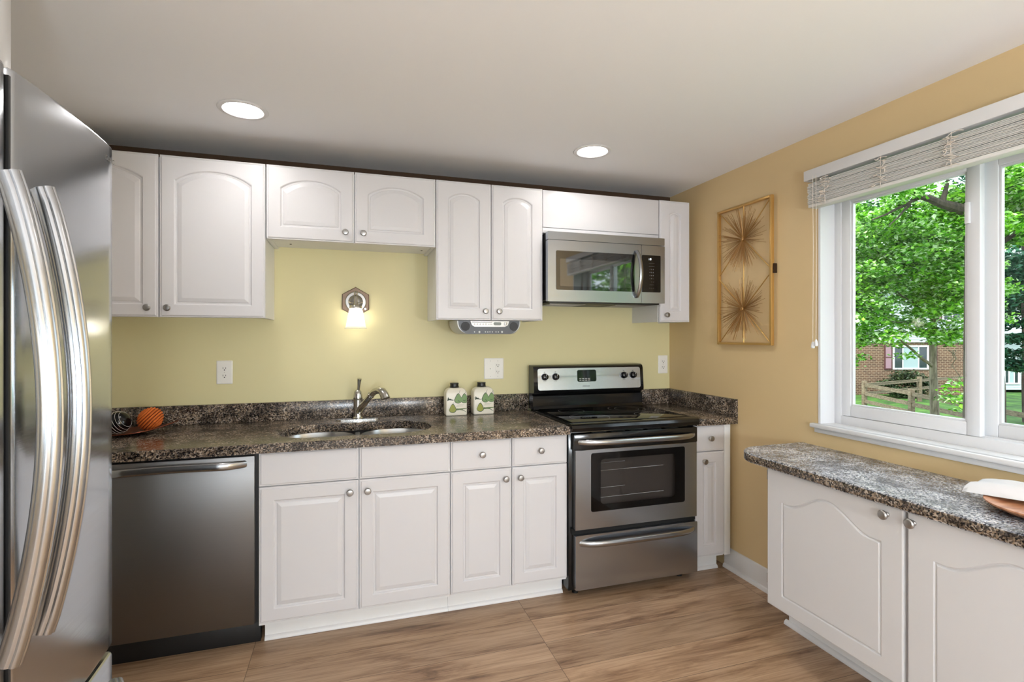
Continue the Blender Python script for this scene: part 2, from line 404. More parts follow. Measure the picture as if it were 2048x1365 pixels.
for yc in (1.79, 1.535, 1.28, 1.03, .80):
    mb = MB(); pts = []
    for k in range(70):
        pts.append((bx0-.006-random.random()*.006, yc+random.uniform(-.045, .045), 2.094-.115*k/69+random.uniform(-.012, .012)))
    sm = [tuple((Vector(pts[max(i-1, 0)])+Vector(pts[i])*2+Vector(pts[min(i+1, 69)]))/4) for i in range(70)]
    mb.tube(sm, .0016, 5).tube([(bx0-.002, yc, 2.1), (bx0-.006, yc, 2.06), (bx0-.004, yc, z-.014)], .0012, 5)
    mb.build('ladder_cord', M_cord, t)
for yc, zb in ((1.835, 1.355), (1.852, 1.345)):
    mb = MB().tube([(bx0-.007, yc, 2.11), (bx0-.008, yc-.004, 1.8), (bx0-.006, yc, zb)], .0011, 6)
    c = mb.build('pull_cord', M_cord, t)
    MB().lathe([(0, .0), (.003, 0), (.006, -.008), (.0085, -.022), (.007, -.030), (0, -.031)], (bx0-.006, yc, zb), 'z', 14).build('tassel', M_trim, c)

# ------------------------------------------------------------------ upper cabinets
UY = 2.779; UF = frame_back(UY-.0005); UB = 1.459; UT = 2.213
UD = D-.001
def carcass(x0, x1, y0, y1, z0, z1, lip=.018, rec=.012, name='carcass', parent=None, rails=()):
    """box with a recessed underside, as wall cabinets have"""
    mb = MB()
    mb.box(x0, x0+lip, y0, y1, z0, z1).box(x1-lip, x1, y0, y1, z0, z1)
    mb.box(x0+lip, x1-lip, y0, y1, z0+rec, z1).box(x0+lip, x1-lip, y0, y0+.018, z0, z0+rec)
    return mb.build(name, M_box, parent)
M_gapshade = mat('gap_shade_brown', (74, 54, 38), .9)  # dark brown for shading the gap above the wall cabinets
def upper(x0, x1, z0, z1, doors, label, topf, rise, knobs, st=.058, nm='wall_cabinet', grp='white wall cabinets'):
    t = thing(nm, ((x0+x1)/2, UY+.15, z0), label, 'cabinet', grp)
    carcass(x0+.001, x1-.001, UY, UD, z0, z1-.008, parent=t)
    MB().box(x0+.001, x1-.001, UY, UD, z1-.0078, z1-.004).build('bounce_cut_top', M_gapshade, t)  # unseen dark top, added to cut bounce light in the gap
    for i, (a, b) in enumerate(doors):
        d = raised_door(UF, a+.0015, b-.0015, z0, z1, topf, st, rise).build('door', M_white, t, ang=11)
        if i in knobs: knob(UF, knobs[i][0], knobs[i][1], .019, d)
    return t
upper(-1.345, -.394, UB, UT, [(-1.33, -.846), (-.842, -.394)], 'tall white two-door wall cabinet beside the refrigerator, arched panels', arch(.052), .052, {0: (-.885, 1.502), 1: (-.805, 1.502)})
t = upper(-.393, .4395, 1.848, UT, [(-.392, .0217), (.0225, .4395)], 'short white two-door wall cabinet above the sink and sconce', arch(.045), .045, {0: (-.022, 1.898), 1: (.066, 1.898)}, st=.062)
for x, y in ((-.34, 2.83), (-.30, 2.96), (.35, 2.83), (.39, 2.96)):
    MB().lathe([(0, 0), (.006, 0), (.005, -.002), (0, -.003)], (x, y, 1.8595), 'z', 10).build('screw', M_slot, t)
upper(.4405, 1.054, UB, UT, [(.4405, .7475), (.7485, 1.054)], 'tall white two-door wall cabinet between sconce and microwave, radio under it', arch(.032), .032, {0: (.712, 1.508), 1: (.79, 1.508)}, st=.062)
upper(1.822, 2.044, UB, UT, [(1.824, 2.044)], 'narrow white single-door wall cabinet right of the microwave', arch(.016), .016, {0: (1.868, 1.502)}, st=.066)
# filler above the microwave
t = thing('filler_panel', (1.44, 2.9, 1.975), 'plain white filler panel above the microwave', 'panel')
MB().box(1.0565, 1.8205, UY-.012, UY+.006, 1.998, UT-.002, .001).build('board', M_white, t)
MB().box(1.0565, 1.8205, UY-.008, UD-.01, 1.966, 1.9965, .001).build('bottom_rail', M_white, t)
MB().box(1.0565, 1.8205, UY+.0065, UD-.01, UT-.010, UT-.004).build('bounce_cut_top', M_gapshade, t)  # dark top here too, added to soak up bounce light

struct(MB().box(LW+.0005, W-.0005, D-.008, D-.0003, UT+.001, CZ-.0005), 'gap_shade_strip', M_gapshade, 'dark strip painting the shaded gap above the wall cabinets')  # dark strip stands in for shade between cabinets and ceiling
# ------------------------------------------------------------------ microwave
t = thing('microwave', (1.4415, 2.9, 1.562), 'stainless over-the-range microwave with black glass door and curved handle', 'microwave')
mx0, mx1, my = 1.061, 1.8205, 2.70
MB().box(mx0+.004, mx1-.004, my+.035, D-.002, 1.575, 1.960, .003).build('case', M_blackm, t)
mb = MB().box(mx0+.02, mx1-.02, my+.03, D-.01, 1.562, 1.5745, .002); u = mb.build('underside', M_blackm, t)
M_filter = mat('aluminium_mesh', (150, 148, 146), .4, .9)
for a, b in ((mx0+.05, mx0+.28), (mx1-.28, mx1-.05)):
    mb = MB().box(a, b, my+.10, my+.30, 1.558, 1.5618, .001)
    for k in range(9): mb.box(a+.01, b-.01, my+.108+k*.021, my+.118+k*.021, 1.5565, 1.558)
    mb.build('grease_filter', M_filter, u)
def slabXZ(x0, x1, z0, z1, y0, y1, r=.004): return MB().prism(rrect(x0, x1, z0, z1, r, 3), 'y', y0, y1)
slabXZ(mx0, mx1, 1.918, 1.963, my+.002, my+.034).build('vent_strip', M_steel, t)
d = slabXZ(mx0, 1.659, 1.568, 1.915, my, my+.033).build('door', M_steel, t)
slabXZ(1.11, 1.612, 1.634, 1.856, my-.002, my-.0003, .008).build('door_glass', mat('black_door_glass', (10,10,11), .03, IOR=2.1), d)
M_mesh = mat('window_screen_grey', (58, 58, 56), .12)
slabXZ(1.133, 1.595, 1.655, 1.81, my-.0032, my-.0022, .004).build('viewing_screen', mat('black_screen_glass', (40,42,40), .03, IOR=2.5), d)
cp = slabXZ(1.661, mx1, 1.568, 1.915, my, my+.033).build('control_panel', M_steel, t)
slabXZ(1.663, 1.79, 1.634, 1.856, my-.002, my-.0003, .005).build('keypad', M_black, cp)
FX, FZ = (1, 0, 0), (0, 0, 1)
text_obj(': 0', .017, (1.716, my-.002, 1.832), FX, FZ, 'clock_display', M_disp, cp)
M_print = mat('grey_print', (170, 170, 168), .5)
rows = ['--  --  --  --', '--  --  --  --', '1   2   3', '4   5   6', '7   8   9', '--   0   --', '      --   --', '--  --  --', '--   --   --']
for i, r_ in enumerate(rows):
    text_obj(r_, .0085, (1.727, my-.002, 1.808-.0185*i), FX, FZ, 'key_legend', M_print, cp)
pts = [(1.625, my-.004-.052*math.sin(PI*k/16)**.7, 1.602+.275*k/16) for k in range(17)]
prof = [(.012*math.cos(a*PI/6), .007*math.sin(a*PI/6)) for a in range(12)]
MB().sweep(pts, prof, (1, 0, 0)).build('handle', M_handle, t)

# ------------------------------------------------------------------ base cabinets
BY = 2.470; BF = frame_back(BY-.0005); CT = .908; CB = .868
def base(x0, x1, cols, label, knob_spec, grp='white base cabinets', kx0=None, fr=0):
    t = thing('base_cabinet', ((x0+x1)/2, BY+.3, FL), label, 'cabinet', grp)
    mb = MB().box(x0, x0+.016, BY, UD, .108, CB-.0005).box(x1-.016, x1, BY, UD, .108, CB-.0005).box(x0+.016, x1-.016, BY, UD, .108, .126).box(x0+.016, x1-.016, UD-.01, UD, .126, CB-.0005)
    mb.box(x0+.016, x1-.016, BY, BY+.018, .126, CB-.0005); mb.build('carcass', M_box, t)
    mb = MB().box(kx0 or x0, x1, BY+.055, BY+.075, FL+.0005, .1075); k = mb.build('toe_kick', M_box, t)
    pr = [(0, 0), (-.014, 0), (-.014, .004), (-.0105, .012), (-.004, .017), (0, .018)]
    MB().loops([[(x_, BY+.055+a, FL+.0005+b) for a, b in pr] for x_ in (kx0 or x0, x1)]).build('shoe_moulding', M_trim, k)
    for i, (a, b, dr, dk, kk) in enumerate(cols):
        o = raised_door(BF, a+.0015, b-.0015, .7175, .866, slab=True).build('drawer' if dr else 'false_drawer_front', M_white, t, ang=11)
        if dr: knob(BF, (a+b)/2, .792, .019, o)
        o = raised_door(BF, a+.0015, b-.0015, .122, .7135, flat, .058).build('door', M_white, t, ang=11)
        knob(BF, kk, .664, .019, o)
    return t
base(-.378, .4605, [(-.378, .0385, 0, 0, 0.0), (.0395, .4605, 0, 0, .077)], 'white sink base cabinet with two doors and two knobless fronts', None, kx0=-.362)
base(.4615, 1.071, [(.4615, .771, 1, 0, .736), (.772, 1.071, 1, 0, .812)], 'white base cabinet with two drawers over two narrow doors, left of the range', None)
t = base(1.842, 2.052, [(1.842, 2.05, 1, 0, 1.905)], 'narrow white base cabinet with one drawer and one door, right of the range', None)
MB().box(2.0525, 2.094, BY-.012, BY+.3, .112, CB-.001, .001).build('filler_strip', M_box, t)

# ------------------------------------------------------------------ countertops, splash and sink
def sink_shape(n=40, g=0):
    # long rounded double-bowl opening
    x0, x1, y0, y1 = -.325+g, .40-g, 2.512+g, 2.868-g
    return rrect(x0, x1, y0, y1, .165-g, 10)
def counter_with_hole():
    hole = sink_shape(); n = len(hole); bm = bmesh.new()
    cx, cy = .0375, 2.69; X0, X1_, Y0, Y1_ = LW+.002, 1.0735, 2.42, UD
    outer = [(X1_, Y0), (X1_, Y1_), (X0, Y1_), (X0, Y0)]
    def ring(z, pts): return [bm.verts.new((x, y, z)) for x, y in pts]
    # outer points sampled to match the hole by angle
    import bisect
    def ray(p):
        dx, dy = p[0]-cx, p[1]-cy; s = 1e9
        if dx > 0: s = min(s, (X1_-cx)/dx)
        if dx < 0: s = min(s, (X0-cx)/dx)
        if dy > 0: s = min(s, (Y1_-cy)/dy)
        if dy < 0: s = min(s, (Y0-cy)/dy)
        return (cx+dx*s, cy+dy*s)
    op = [ray(p) for p in hole]
    for cn in outer:
        k = min(range(n), key=lambda i: (op[i][0]-cn[0])**2+(op[i][1]-cn[1])**2); op[k] = cn
    r = .004
    def inset(pts, r_):
        return [(min(max(x, X0+r_), X1_-r_), min(max(y, Y0+r_), Y1_-r_)) for x, y in pts]
    hin = sink_shape(g=-.003)
    A = ring(CB, hole); B = ring(CB, op); C_ = ring(CT-r, op); D_ = ring(CT, inset(op, r)); E_ = ring(CT, hin); F_ = ring(CT-.003, hole)
    for a, b in ((A, B), (B, C_), (C_, D_), (D_, E_), (E_, F_), (F_, A)):
        for i in range(n):
            j = (i+1) % n; bm.faces.new((a[i], a[j], b[j], b[i]))
    m = MB(); m.bm.free(); m.bm = bm; return m
o = counter_with_hole().build('countertop', M_granite, org=(0, 2.75, CB)); tag(o, 'long brown speckled granite countertop with the sink cut-out', 'countertop')
o = MB().box(LW+.002, 1.0735, 3.063, UD-.001, CT+.0005, 1.009, .002).build('backsplash', M_granite); tag(o, 'low brown granite backsplash behind the sink', 'backsplash')
t = thing('countertop', (1.98, 2.75, CB), 'short brown granite countertop in the corner right of the range', 'countertop')
MB().box(1.8395, W-.001, 2.42, UD-.001, CB, CT, .004).build('slab', M_granite, t)
o = MB().box(1.8395, W-.022, 3.063, UD-.001, CT+.0005, 1.009, .002).build('backsplash', M_granite); tag(o, 'short granite backsplash piece behind the corner counter', 'backsplash')
o = MB().box(W-.0215, W-.001, 2.421, UD-.001, CT+.0005, 1.009, .002).build('backsplash', M_granite); tag(o, 'granite side splash on the right wall of the corner counter', 'backsplash')

t = thing('kitchen_sink', (.0375, 2.69, .70), 'stainless undermount double-bowl sink in the brown granite counter', 'sink')
def bowl(x0, x1, nm):
    y0, y1 = 2.505, 2.875; ls = []
    for g, z_, r in ((-.001, CB-.001, .16), (.0, CB-.004, .16), (.004, CB-.05, .155), (.010, .72, .15), (.03, .70, .13), (.09, .697, .07)):
        ls.append([(x, y, z_) for x, y in rrect(x0+g, x1-g, y0+g, y1-g, min(r, (x1-x0)/2-g-.001, (y1-y0)/2-g-.001), 8)])
    mb = MB().loops(ls, True, False, True); mb.lathe([(.045, 0), (.045, .002), (.03, .0035), (0, .0005)], ((x0+x1)/2, 2.69, .698), 'z', 20)
    return mb.build('bowl', M_sink, t, ang=50, fixn=False)
bowl(-.333, .025, 'a'); bowl(.050, .408, 'b')
MB().box(.0245, .0505, 2.53, 2.85, CB-.03, CB-.0045, .006).build('divider', M_sink, t)

# ------------------------------------------------------------------ faucet
t = thing('faucet', (.042, 2.975, CT), 'nickel pull-out kitchen faucet with upright lever behind the sink', 'faucet')
MB().prism(rrect(-.072, .158, 2.948, 3.002, .0265, 8), 'z', CT+.0005, CT+.006).build('deck_plate', M_chrome, t)
MB().lathe([(0, 0), (.030, 0), (.030, .006), (.024, .012), (.0215, .03), (.0215, .105), (.024, .108), (.0255, .114), (.024, .121), (.0245, .128), (.019, .150), (.010, .160), (0, .161)], (.042, 2.975, CT+.006), 'z', 28).build('body', M_chrome, t)
MB().tube([(.044, 2.973, 1.062), (.046, 2.968, 1.09), (.048, 2.962, 1.118), (.050, 2.957, 1.136)], [.007, .0075, .010, .0125], 14).build('lever', M_chrome, t)
pts = [(.048, 2.965, .955), (.062, 2.93, .985), (.090, 2.885, 1.028), (.108, 2.858, 1.055)]
MB().tube(pts, [.019, .018, .016, .016], 18).tube([(.105, 2.862, 1.051), (.109, 2.857, 1.058)], [.019, .019], 18).build('spout', M_chrome, t)
MB().tube([(.109, 2.857, 1.058), (.125, 2.833, 1.076), (.145, 2.803, 1.086), (.162, 2.778, 1.080), (.172, 2.763, 1.062), (.177, 2.757, 1.045)], [.0165, .0175, .019, .021, .023, .0245], 20).build('spray_head', M_chrome, t)

# ------------------------------------------------------------------ dishwasher
t = thing('dishwasher', (-.685, 2.75, FL), 'dark stainless dishwasher with a curved bar handle, left of the sink cabinet', 'dishwasher')
MB().box(-.99, -.3795, 2.475, 3.05, .122, .866).build('tub', M_blackm, t)
MB().box(-.985, -.3785, 2.515, 2.55, FL+.0005, .12, .002).build('toe_kick', M_blackm, t)
MB().box(-.984, -.392, 2.447, 2.474, .128, .855, .003).build('door_panel', M_dw, t)
pts = []
for k in range(21):
    a = k/20; x = -.965+.54*a; pts.append((x, 2.452-.045*min(1, math.sin(PI*a)*2.2)**.8, .822+.006*math.sin(PI*a)))
prof = [(.016*math.cos(a*PI/8), .007*math.sin(a*PI/8)) for a in range(16)]
MB().sweep(pts, prof, (0, 0, 1)).build('handle', M_handle, t)

# ------------------------------------------------------------------ electric range
rx0, rx1, ry = 1.0765, 1.8375, 2.41
t = thing('electric_range', ((rx0+rx1)/2, 2.7, FL), 'stainless and black electric range with glass cooktop and back control panel', 'range')
MB().box(rx0, rx1, ry+.042, 3.05, .052, .885, .004).build('body', M_black, t)
for x, y in ((rx0+.06, ry+.09), (rx1-.06, ry+.09), (rx0+.06, 2.95), (rx1-.06, 2.95)):
    MB().lathe([(.016, 0), (.016, .012), (.007, .014), (.007, .038)], (x, y, FL+.0005), 'z', 12).build('levelling_foot', M_blackm, t)
# cooktop with a rolled front lip
prof = [(3.02, .8855), (3.02, .917), (2.46, .917), (2.445, .922), (2.418, .921), (2.402, .914), (2.396, .900), (2.402, .882), (2.43, .8835), (2.5, .8855)]
mb = MB().loops([[(x, y, z_) for y, z_ in prof] for x in (rx0-.001, rx1+.001)])
ck = mb.build('cooktop', M_black, t)
MB().box(rx0+.03, rx1-.03, 2.47, 2.985, .9172, .9205, .001).build('glass_surface', mat('black_ceramic_glass', (8, 8, 9), .05), ck)
M_ring = mat('burner_ring_print', (120, 120, 120), .4)
def ringp(x, y, r, wd=.0015):
    mb = MB(); n = 48
    a = [mb.bm.verts.new((x+r*math.cos(2*PI*k/n), y+r*math.sin(2*PI*k/n), .9207)) for k in range(n)]
    b = [mb.bm.verts.new((x+(r-wd)*math.cos(2*PI*k/n), y+(r-wd)*math.sin(2*PI*k/n), .9207)) for k in range(n)]
    for k in range(n): j = (k+1) % n; mb.bm.faces.new((a[k], a[j], b[j], b[k]))
    return mb
for x, y, r in ((1.27, 2.60, .112), (1.27, 2.85, .078), (1.64, 2.60, .078), (1.64, 2.84, .115)): ringp(x, y, r).build('burner_ring', M_ring, ck, smooth=False)
ringp(1.64, 2.84, .075).build('burner_ring', M_ring, ck, smooth=False)
# backguard
prof = [(3.06, .918), (3.06, 1.188), (3.0, 1.188), (2.985, 1.180), (2.978, 1.165), (2.966, 1.03), (2.972, 1.018), (2.995, 1.016), (2.998, 1.008), (2.984, .998), (2.984, .935), (2.972, .918)]
mb = MB().loops([[(x, y, z_) for y, z_ in prof] for x in (rx0-.002, rx0+.006, rx1-.006, rx1+.002)])
bgd = mb.build('backguard', M_black, t)
def bgp(x, z_, d=0):   # point on the tilted panel face
    a = (z_-1.03)/(1.165-1.03); return (x, 2.966+.012*a-d, z_)
pl = rrect(rx0+.024, rx1-.022, 1.036, 1.170, .014, 5)
mb = MB().loops([[bgp(u_, v_, .0002) for u_, v_ in pl], [bgp(u_, v_, .003) for u_, v_ in pl]])
panel = mb.build('control_fascia', M_steel, bgd)
pl = rrect(1.365, 1.497, 1.083, 1.157, .012, 5)
MB().loops([[bgp(u_, v_, .0031) for u_, v_ in pl], [bgp(u_, v_, .0045) for u_, v_ in pl]]).build('oven_display', mat('display_glass', (8,9,9), .06), panel)
UPV = Vector((0, .012, .135)).normalized()
for i, (a, b) in enumerate(((1.385, 1.102), (1.405, 1.102), (1.425, 1.102), (1.445, 1.102), (1.385, 1.092), (1.405, 1.092), (1.425, 1.092), (1.445, 1.092))):
    c = Vector(bgp(a, b, .0052)); MB().obox(c, FX, UPV, Vector(FX).cross(UPV), .007, .003, .0006).build('touch_key', M_print, panel)
for x in (1.146, 1.218, 1.695, 1.762):
    n = 24; c = Vector(bgp(x, 1.118, .003)); nrm = Vector((0, -.135, .012)).normalized()
    ls = []
    for r, h in ((.0215, 0), (.0215, .006), (.019, .009), (.0175, .022), (.014, .0245), (.001, .025)):
        ls.append([c + nrm*h + (Vector(FX)*math.cos(2*PI*k/n)+UPV*math.sin(2*PI*k/n))*r for k in range(n)])
    kb = MB().loops(ls).build('burner_knob', M_black, panel)
    MB().obox(c+nrm*.027, FX, UPV, nrm, .0035, .0175, .005, .001).build('grip', M_black, kb)
    MB().obox(c+nrm*.0325+UPV*.010, FX, UPV, nrm, .0008, .006, .0004).build('pointer', M_plate, kb)
    text_obj('OFF', .006, bgp(x, 1.147, .003), FX, UPV, 'knob_legend', M_slot, panel)
    text_obj('HI    LO', .005, bgp(x, 1.090, .003), FX, UPV, 'knob_legend', M_slot, panel)
text_obj('FRIGIDAIRE', .010, bgp(1.425, 1.055, .003), FX, UPV, 'brand_lettering', mat('grey_lettering', (120,112,108), .4), panel)
# oven door
dh = MB().box(rx0+.014, rx1-.004, ry, ry+.041, .785, .868, .004).build('door_header', M_black, t)
M_vent = M_dark
for k in range(5):
    MB().box(1.20+.11*k, 1.28+.11*k, ry+.012, ry+.03, .868, .8705).build('vent_slot', M_vent, dh)
# stainless door with a window opening
wx0, wx1, wz0_, wz1_ = 1.185, 1.752, .462, .766; dx0, dx1, dz0, dz1 = 1.098, 1.831, .374, .7845
mb = MB(); n = 6
inn = rrect(wx0, wx1, wz0_, wz1_, .012, n); out = []
for cxx, czz in ((dx1, dz0), (dx1, dz1), (dx0, dz1), (dx0, dz0)): out += [(cxx, czz)]*(n+1)
out = rrect(dx0, dx1, dz0, dz1, .003, n)
mb.loops([[(a, ry+.04, b) for a, b in inn], [(a, ry+.04, b) for a, b in out], [(a, ry+.002, b) for a, b in out], [(a, ry, b) for a, b in rrect(dx0+.002, dx1-.002, dz0+.002, dz1-.002, .003, n)], [(a, ry, b) for a, b in inn], [(a, ry+.04, b) for a, b in inn]], True, False, False)
door = mb.build('oven_door', M_steel, t)
inn = rrect(wx0+.001, wx1-.001, wz0_+.001, wz1_-.001, .011, n); inn2 = rrect(wx0+.058, wx1-.058, wz0_+.034, wz1_-.036, .02, n)
MB().loops([[(a, ry+.004, b) for a, b in inn], [(a, ry+.004, b) for a, b in inn2], [(a, ry+.007, b) for a, b in inn2], [(a, ry+.007, b) for a, b in inn], [(a, ry+.004, b) for a, b in inn]], True, False, False).build('window_border', M_black, door)
MB().prism(inn, 'y', ry+.0015, ry+.0035).build('window_glass', M_ovenglass, door)
MB().box(wx0-.03, wx1+.03, ry+.0405, ry+.0415, wz0_-.02, wz1_+.02).build('oven_cavity', mat('oven_enamel', (104, 100, 97), .5), door)
for zr in (.665, .525, .705, .575):
    long_ = zr in (.665, .525); a0 = wx0+.062; a1 = wx1-.12 if long_ else wx0+.21
    mb = MB().tube([(a0, ry+.025, zr), (a1, ry+.025, zr+.002)], .0018, 6)
    for k in range(8 if long_ else 3): mb.tube([(a0+.04+k*.047, ry+.021, zr+.002), (a0+.04+k*.047, ry+.037, zr+.003)], .0012, 5)
    mb.build('oven_rack', M_chrome, door)
def bar_handle(z_, name, parent, dip=0):
    pts = []; N = 28; x0, x1 = 1.118, 1.815
    for k in range(N+1):
        a = k/N; s = min(1, 1-abs(2*a-1)**8) ; pts.append((x0+(x1-x0)*(.5-.5*math.cos(PI*a)), ry+.008-.048*(1-abs(2*(.5-.5*math.cos(PI*a))-1)**6), z_))
    prof = [(.0155*math.cos(a*PI/8), .0095*math.sin(a*PI/8)) for a in range(16)]
    MB().sweep(pts, prof, (0, 0, 1)).build(name, M_handle, parent)
bar_handle(.826, 'handle', dh)
dr = slabXZ(1.098, 1.831, .068, .348, ry-.003, ry+.038, .006).build('storage_drawer', M_steel, t)
bar_handle(.307, 'handle', dr)
MB().box(rx0+.012, rx1-.006, ry+.018, ry+.0425, .349, .373).build('door_gap', M_dark, t)

# ------------------------------------------------------------------ refrigerator
fx = -.541
t = thing('refrigerator', (-.93, 1.08, FL), 'stainless french-door refrigerator with curved bar handles, at the left', 'refrigerator')
M_case = mat('grey_case', (92, 92, 94), .45, .3)
MB().box(-1.33, -.612, .685, 1.478, FL+.012, 1.80, .004).build('case', M_case, t)
MB().box(-.60, -.57, .72, 1.45, FL+.0005, .07, .002).build('toe_grille', M_blackm, t)
def fdoor(y0, y1, z0, z1, name, bulge=.007):
    prof = []; N = 14; r = .012
    for k in range(N+1):
        u_ = -1+2*k/N; y = (y0+y1)/2+u_*((y1-y0)/2-r)
        prof.append((fx-bulge+bulge*(1-u_*u_), y))
    front = [(fx-bulge-.007, y0+.002), (fx-bulge-.0025, y0+.006)] + prof + [(fx-bulge-.0025, y1-.006), (fx-bulge-.007, y1-.002)]
    full = [(-.611, y0)] + [(fx-bulge-.012, y0)] + front + [(fx-bulge-.012, y1)] + [(-.611, y1)]
    cxm, cym = -.58, (y0+y1)/2
    def sc(s_): return [(x if x < -.60 else x-s_, max(min(y, y1-s_), y0+s_)) for x, y in full]
    ls = [[(x, y, z0) for x, y in sc(.006)], [(x, y, z0+.002) for x, y in sc(.002)], [(x, y, z0+.007) for x, y in full], [(x, y, z1-.007) for x, y in full], [(x, y, z1-.002) for x, y in sc(.002)], [(x, y, z1) for x, y in sc(.006)]]
    return MB().loops(ls).build(name, M_fridge, t, ang=30)
dr_ = fdoor(1.088, 1.487, .625, 1.828, 'door'); dl_ = fdoor(.675, 1.079, .625, 1.828, 'door'); dz_ = fdoor(.675, 1.487, .075, .607, 'freezer_drawer')
MB().box(-.600, -.548, 1.0805, 1.0865, .64, 1.81).build('door_seal', M_blackm, t)
def lobed(hx, hy):     # ribbed section: two soft lobes
    pts = []
    for k in range(48):
        a = 2*PI*k/48; r = 1-.13*math.exp(-(math.sin(3*a+.5)/.38)**2); pts.append((hy*r*math.sin(a), hx*r*math.cos(a)))
    return pts
def fhandle(y, parent):
    pts = []; N = 30
    for k in range(N+1):
        a = k/N; z_ = 1.635-.795*a; pts.append((-.527+.056*math.sin(PI*a)**.85, y, z_))
    MB().sweep(pts, lobed(.0185, .0145), (0, 1, 0)).build('handle', M_handle, parent)
fhandle(1.135, dr_); fhandle(1.038, dl_)
pts = [(-.527+.05*math.sin(PI*k/24)**.6, 1.43-.70*k/24, .555) for k in range(25)]
MB().sweep(pts, lobed(.0185, .0145), (0, 0, 1)).build('handle', M_handle, dz_)
text_obj('SAMSUNG', .0165, (fx-.0052, 1.444, 1.790), (0, 1, 0), FZ, 'brand_lettering', mat('badge_grey', (120,118,116), .35, .6), dr_)

# cabinet over the refrigerator
t = thing('wall_cabinet', (-1.05, 1.08, 1.86), 'white cabinet above the refrigerator, only its end edge in view', 'cabinet', None)
MB().box(LW+.002, -.765, .69, 1.488, 1.86, 2.30).build('carcass', M_box, t)
LF = frame_left(-.7645)
for a, b in ((.69, 1.087), (1.09, 1.488)): raised_door(LF, a, b, 1.862, 2.298, arch(.03), .06, .03).build('door', M_white, t)

# ------------------------------------------------------------------ peninsula cabinet under the window
PX = 1.728; PF = frame_right(PX-.0005); PZ = .85
t = thing('base_cabinet', (1.92, 1.2, FL), 'white low cabinet under the window with cathedral-arched doors', 'cabinet')
foot = [(PX, .03), (PX, 1.778), (1.93, 1.925), (W-.001, 1.925), (W-.001, .03)]
MB().prism(foot, 'z', .232, .8095).build('carcass', M_pen, t)
kf = [(1.965, .05), (1.965, 1.915), (W-.028, 1.915), (W-.028, .05)]
k = MB().prism(kf, 'z', FL+.0005, .2315).build('toe_kick', M_box, t)
pr = [(0, 0), (-.016, 0), (-.016, .006), (-.012, .014), (-.005, .019), (0, .020)]
MB().loops([[(1.965+a, y, FL+.0005+b) for a, b in pr] for y in (.05, 1.93)]).build('shoe_moulding', M_trim, k)
def pdoor(y0, y1, ky):
    th = .019; u0, u1 = -y1, -y0; v0, v1 = .226, .806
    L = lambda i, d: [PF(a, b, d) for a, b in contour(u0+i, u1-i, v0+i, v1-i, flat)]
    def R(i, d): return [PF(a, b, d) for a, b in contour(u0+.078+i, u1-.072-i, v0+.062+i, v1-.052-.075-i, cath(.075))]
    mb = MB().loops([L(0, 0), L(0, th-.005), L(.0015, th-.0015), L(.005, th), R(0, th), R(.0025, th-.0045), R(.0055, th-.005), R(.009, th-.001), R(.011, th)])
    o = mb.build('door', M_pen, t, ang=11); knob(PF, -ky, .776, th, o, .016); return o
d1 = pdoor(1.210, 1.781, 1.263); d2 = pdoor(.625, 1.198, 1.178); d3 = pdoor(.045, .615, .10)
for zz in (.755, .31):
    MB().box(PX-.012, PX-.002, 1.781, 1.786, zz, zz+.04, .001).tube([(PX-.012, 1.785, zz), (PX-.012, 1.785, zz+.04)], .003, 8).build('hinge', M_nickel, d1)
# its top
pts = [(W-.001, 1.985), (W-.001, .0), (1.685, .0)]
r = .15; cx, cy = 1.685+r, 1.985-r
pts += [(cx-r*math.cos(a), cy+r*math.sin(a)) for a in [PI/2*k/14 for k in range(15)]]
def insetp(p, r_):
    out = []
    for x, y in p: out.append((x if x > 2.1 else x+r_*(1 if x < 1.7 else (cx-x)/r if x < cx else 0), y-r_*(1 if y > 1.98 else max(0, (y-cy)/r)) if x < 2.1 else y))
    return out
mb = MB().loops([[(x, y, PZ-.039) for x, y in insetp(pts, .003)], [(x, y, PZ-.035) for x, y in pts], [(x, y, PZ-.005) for x, y in pts], [(x, y, PZ) for x, y in insetp(pts, .005)]])
o = mb.build('countertop', M_granite_daylit, ang=50); o.data.materials.append(M_granite)
for p_ in o.data.polygons:
    if abs(p_.normal.z) < .35: p_.material_index = 1  # edge faces stay plain brown, without the daylight tint
tag(o, 'daylight-tinted speckled granite top with rounded end under the window', 'countertop')

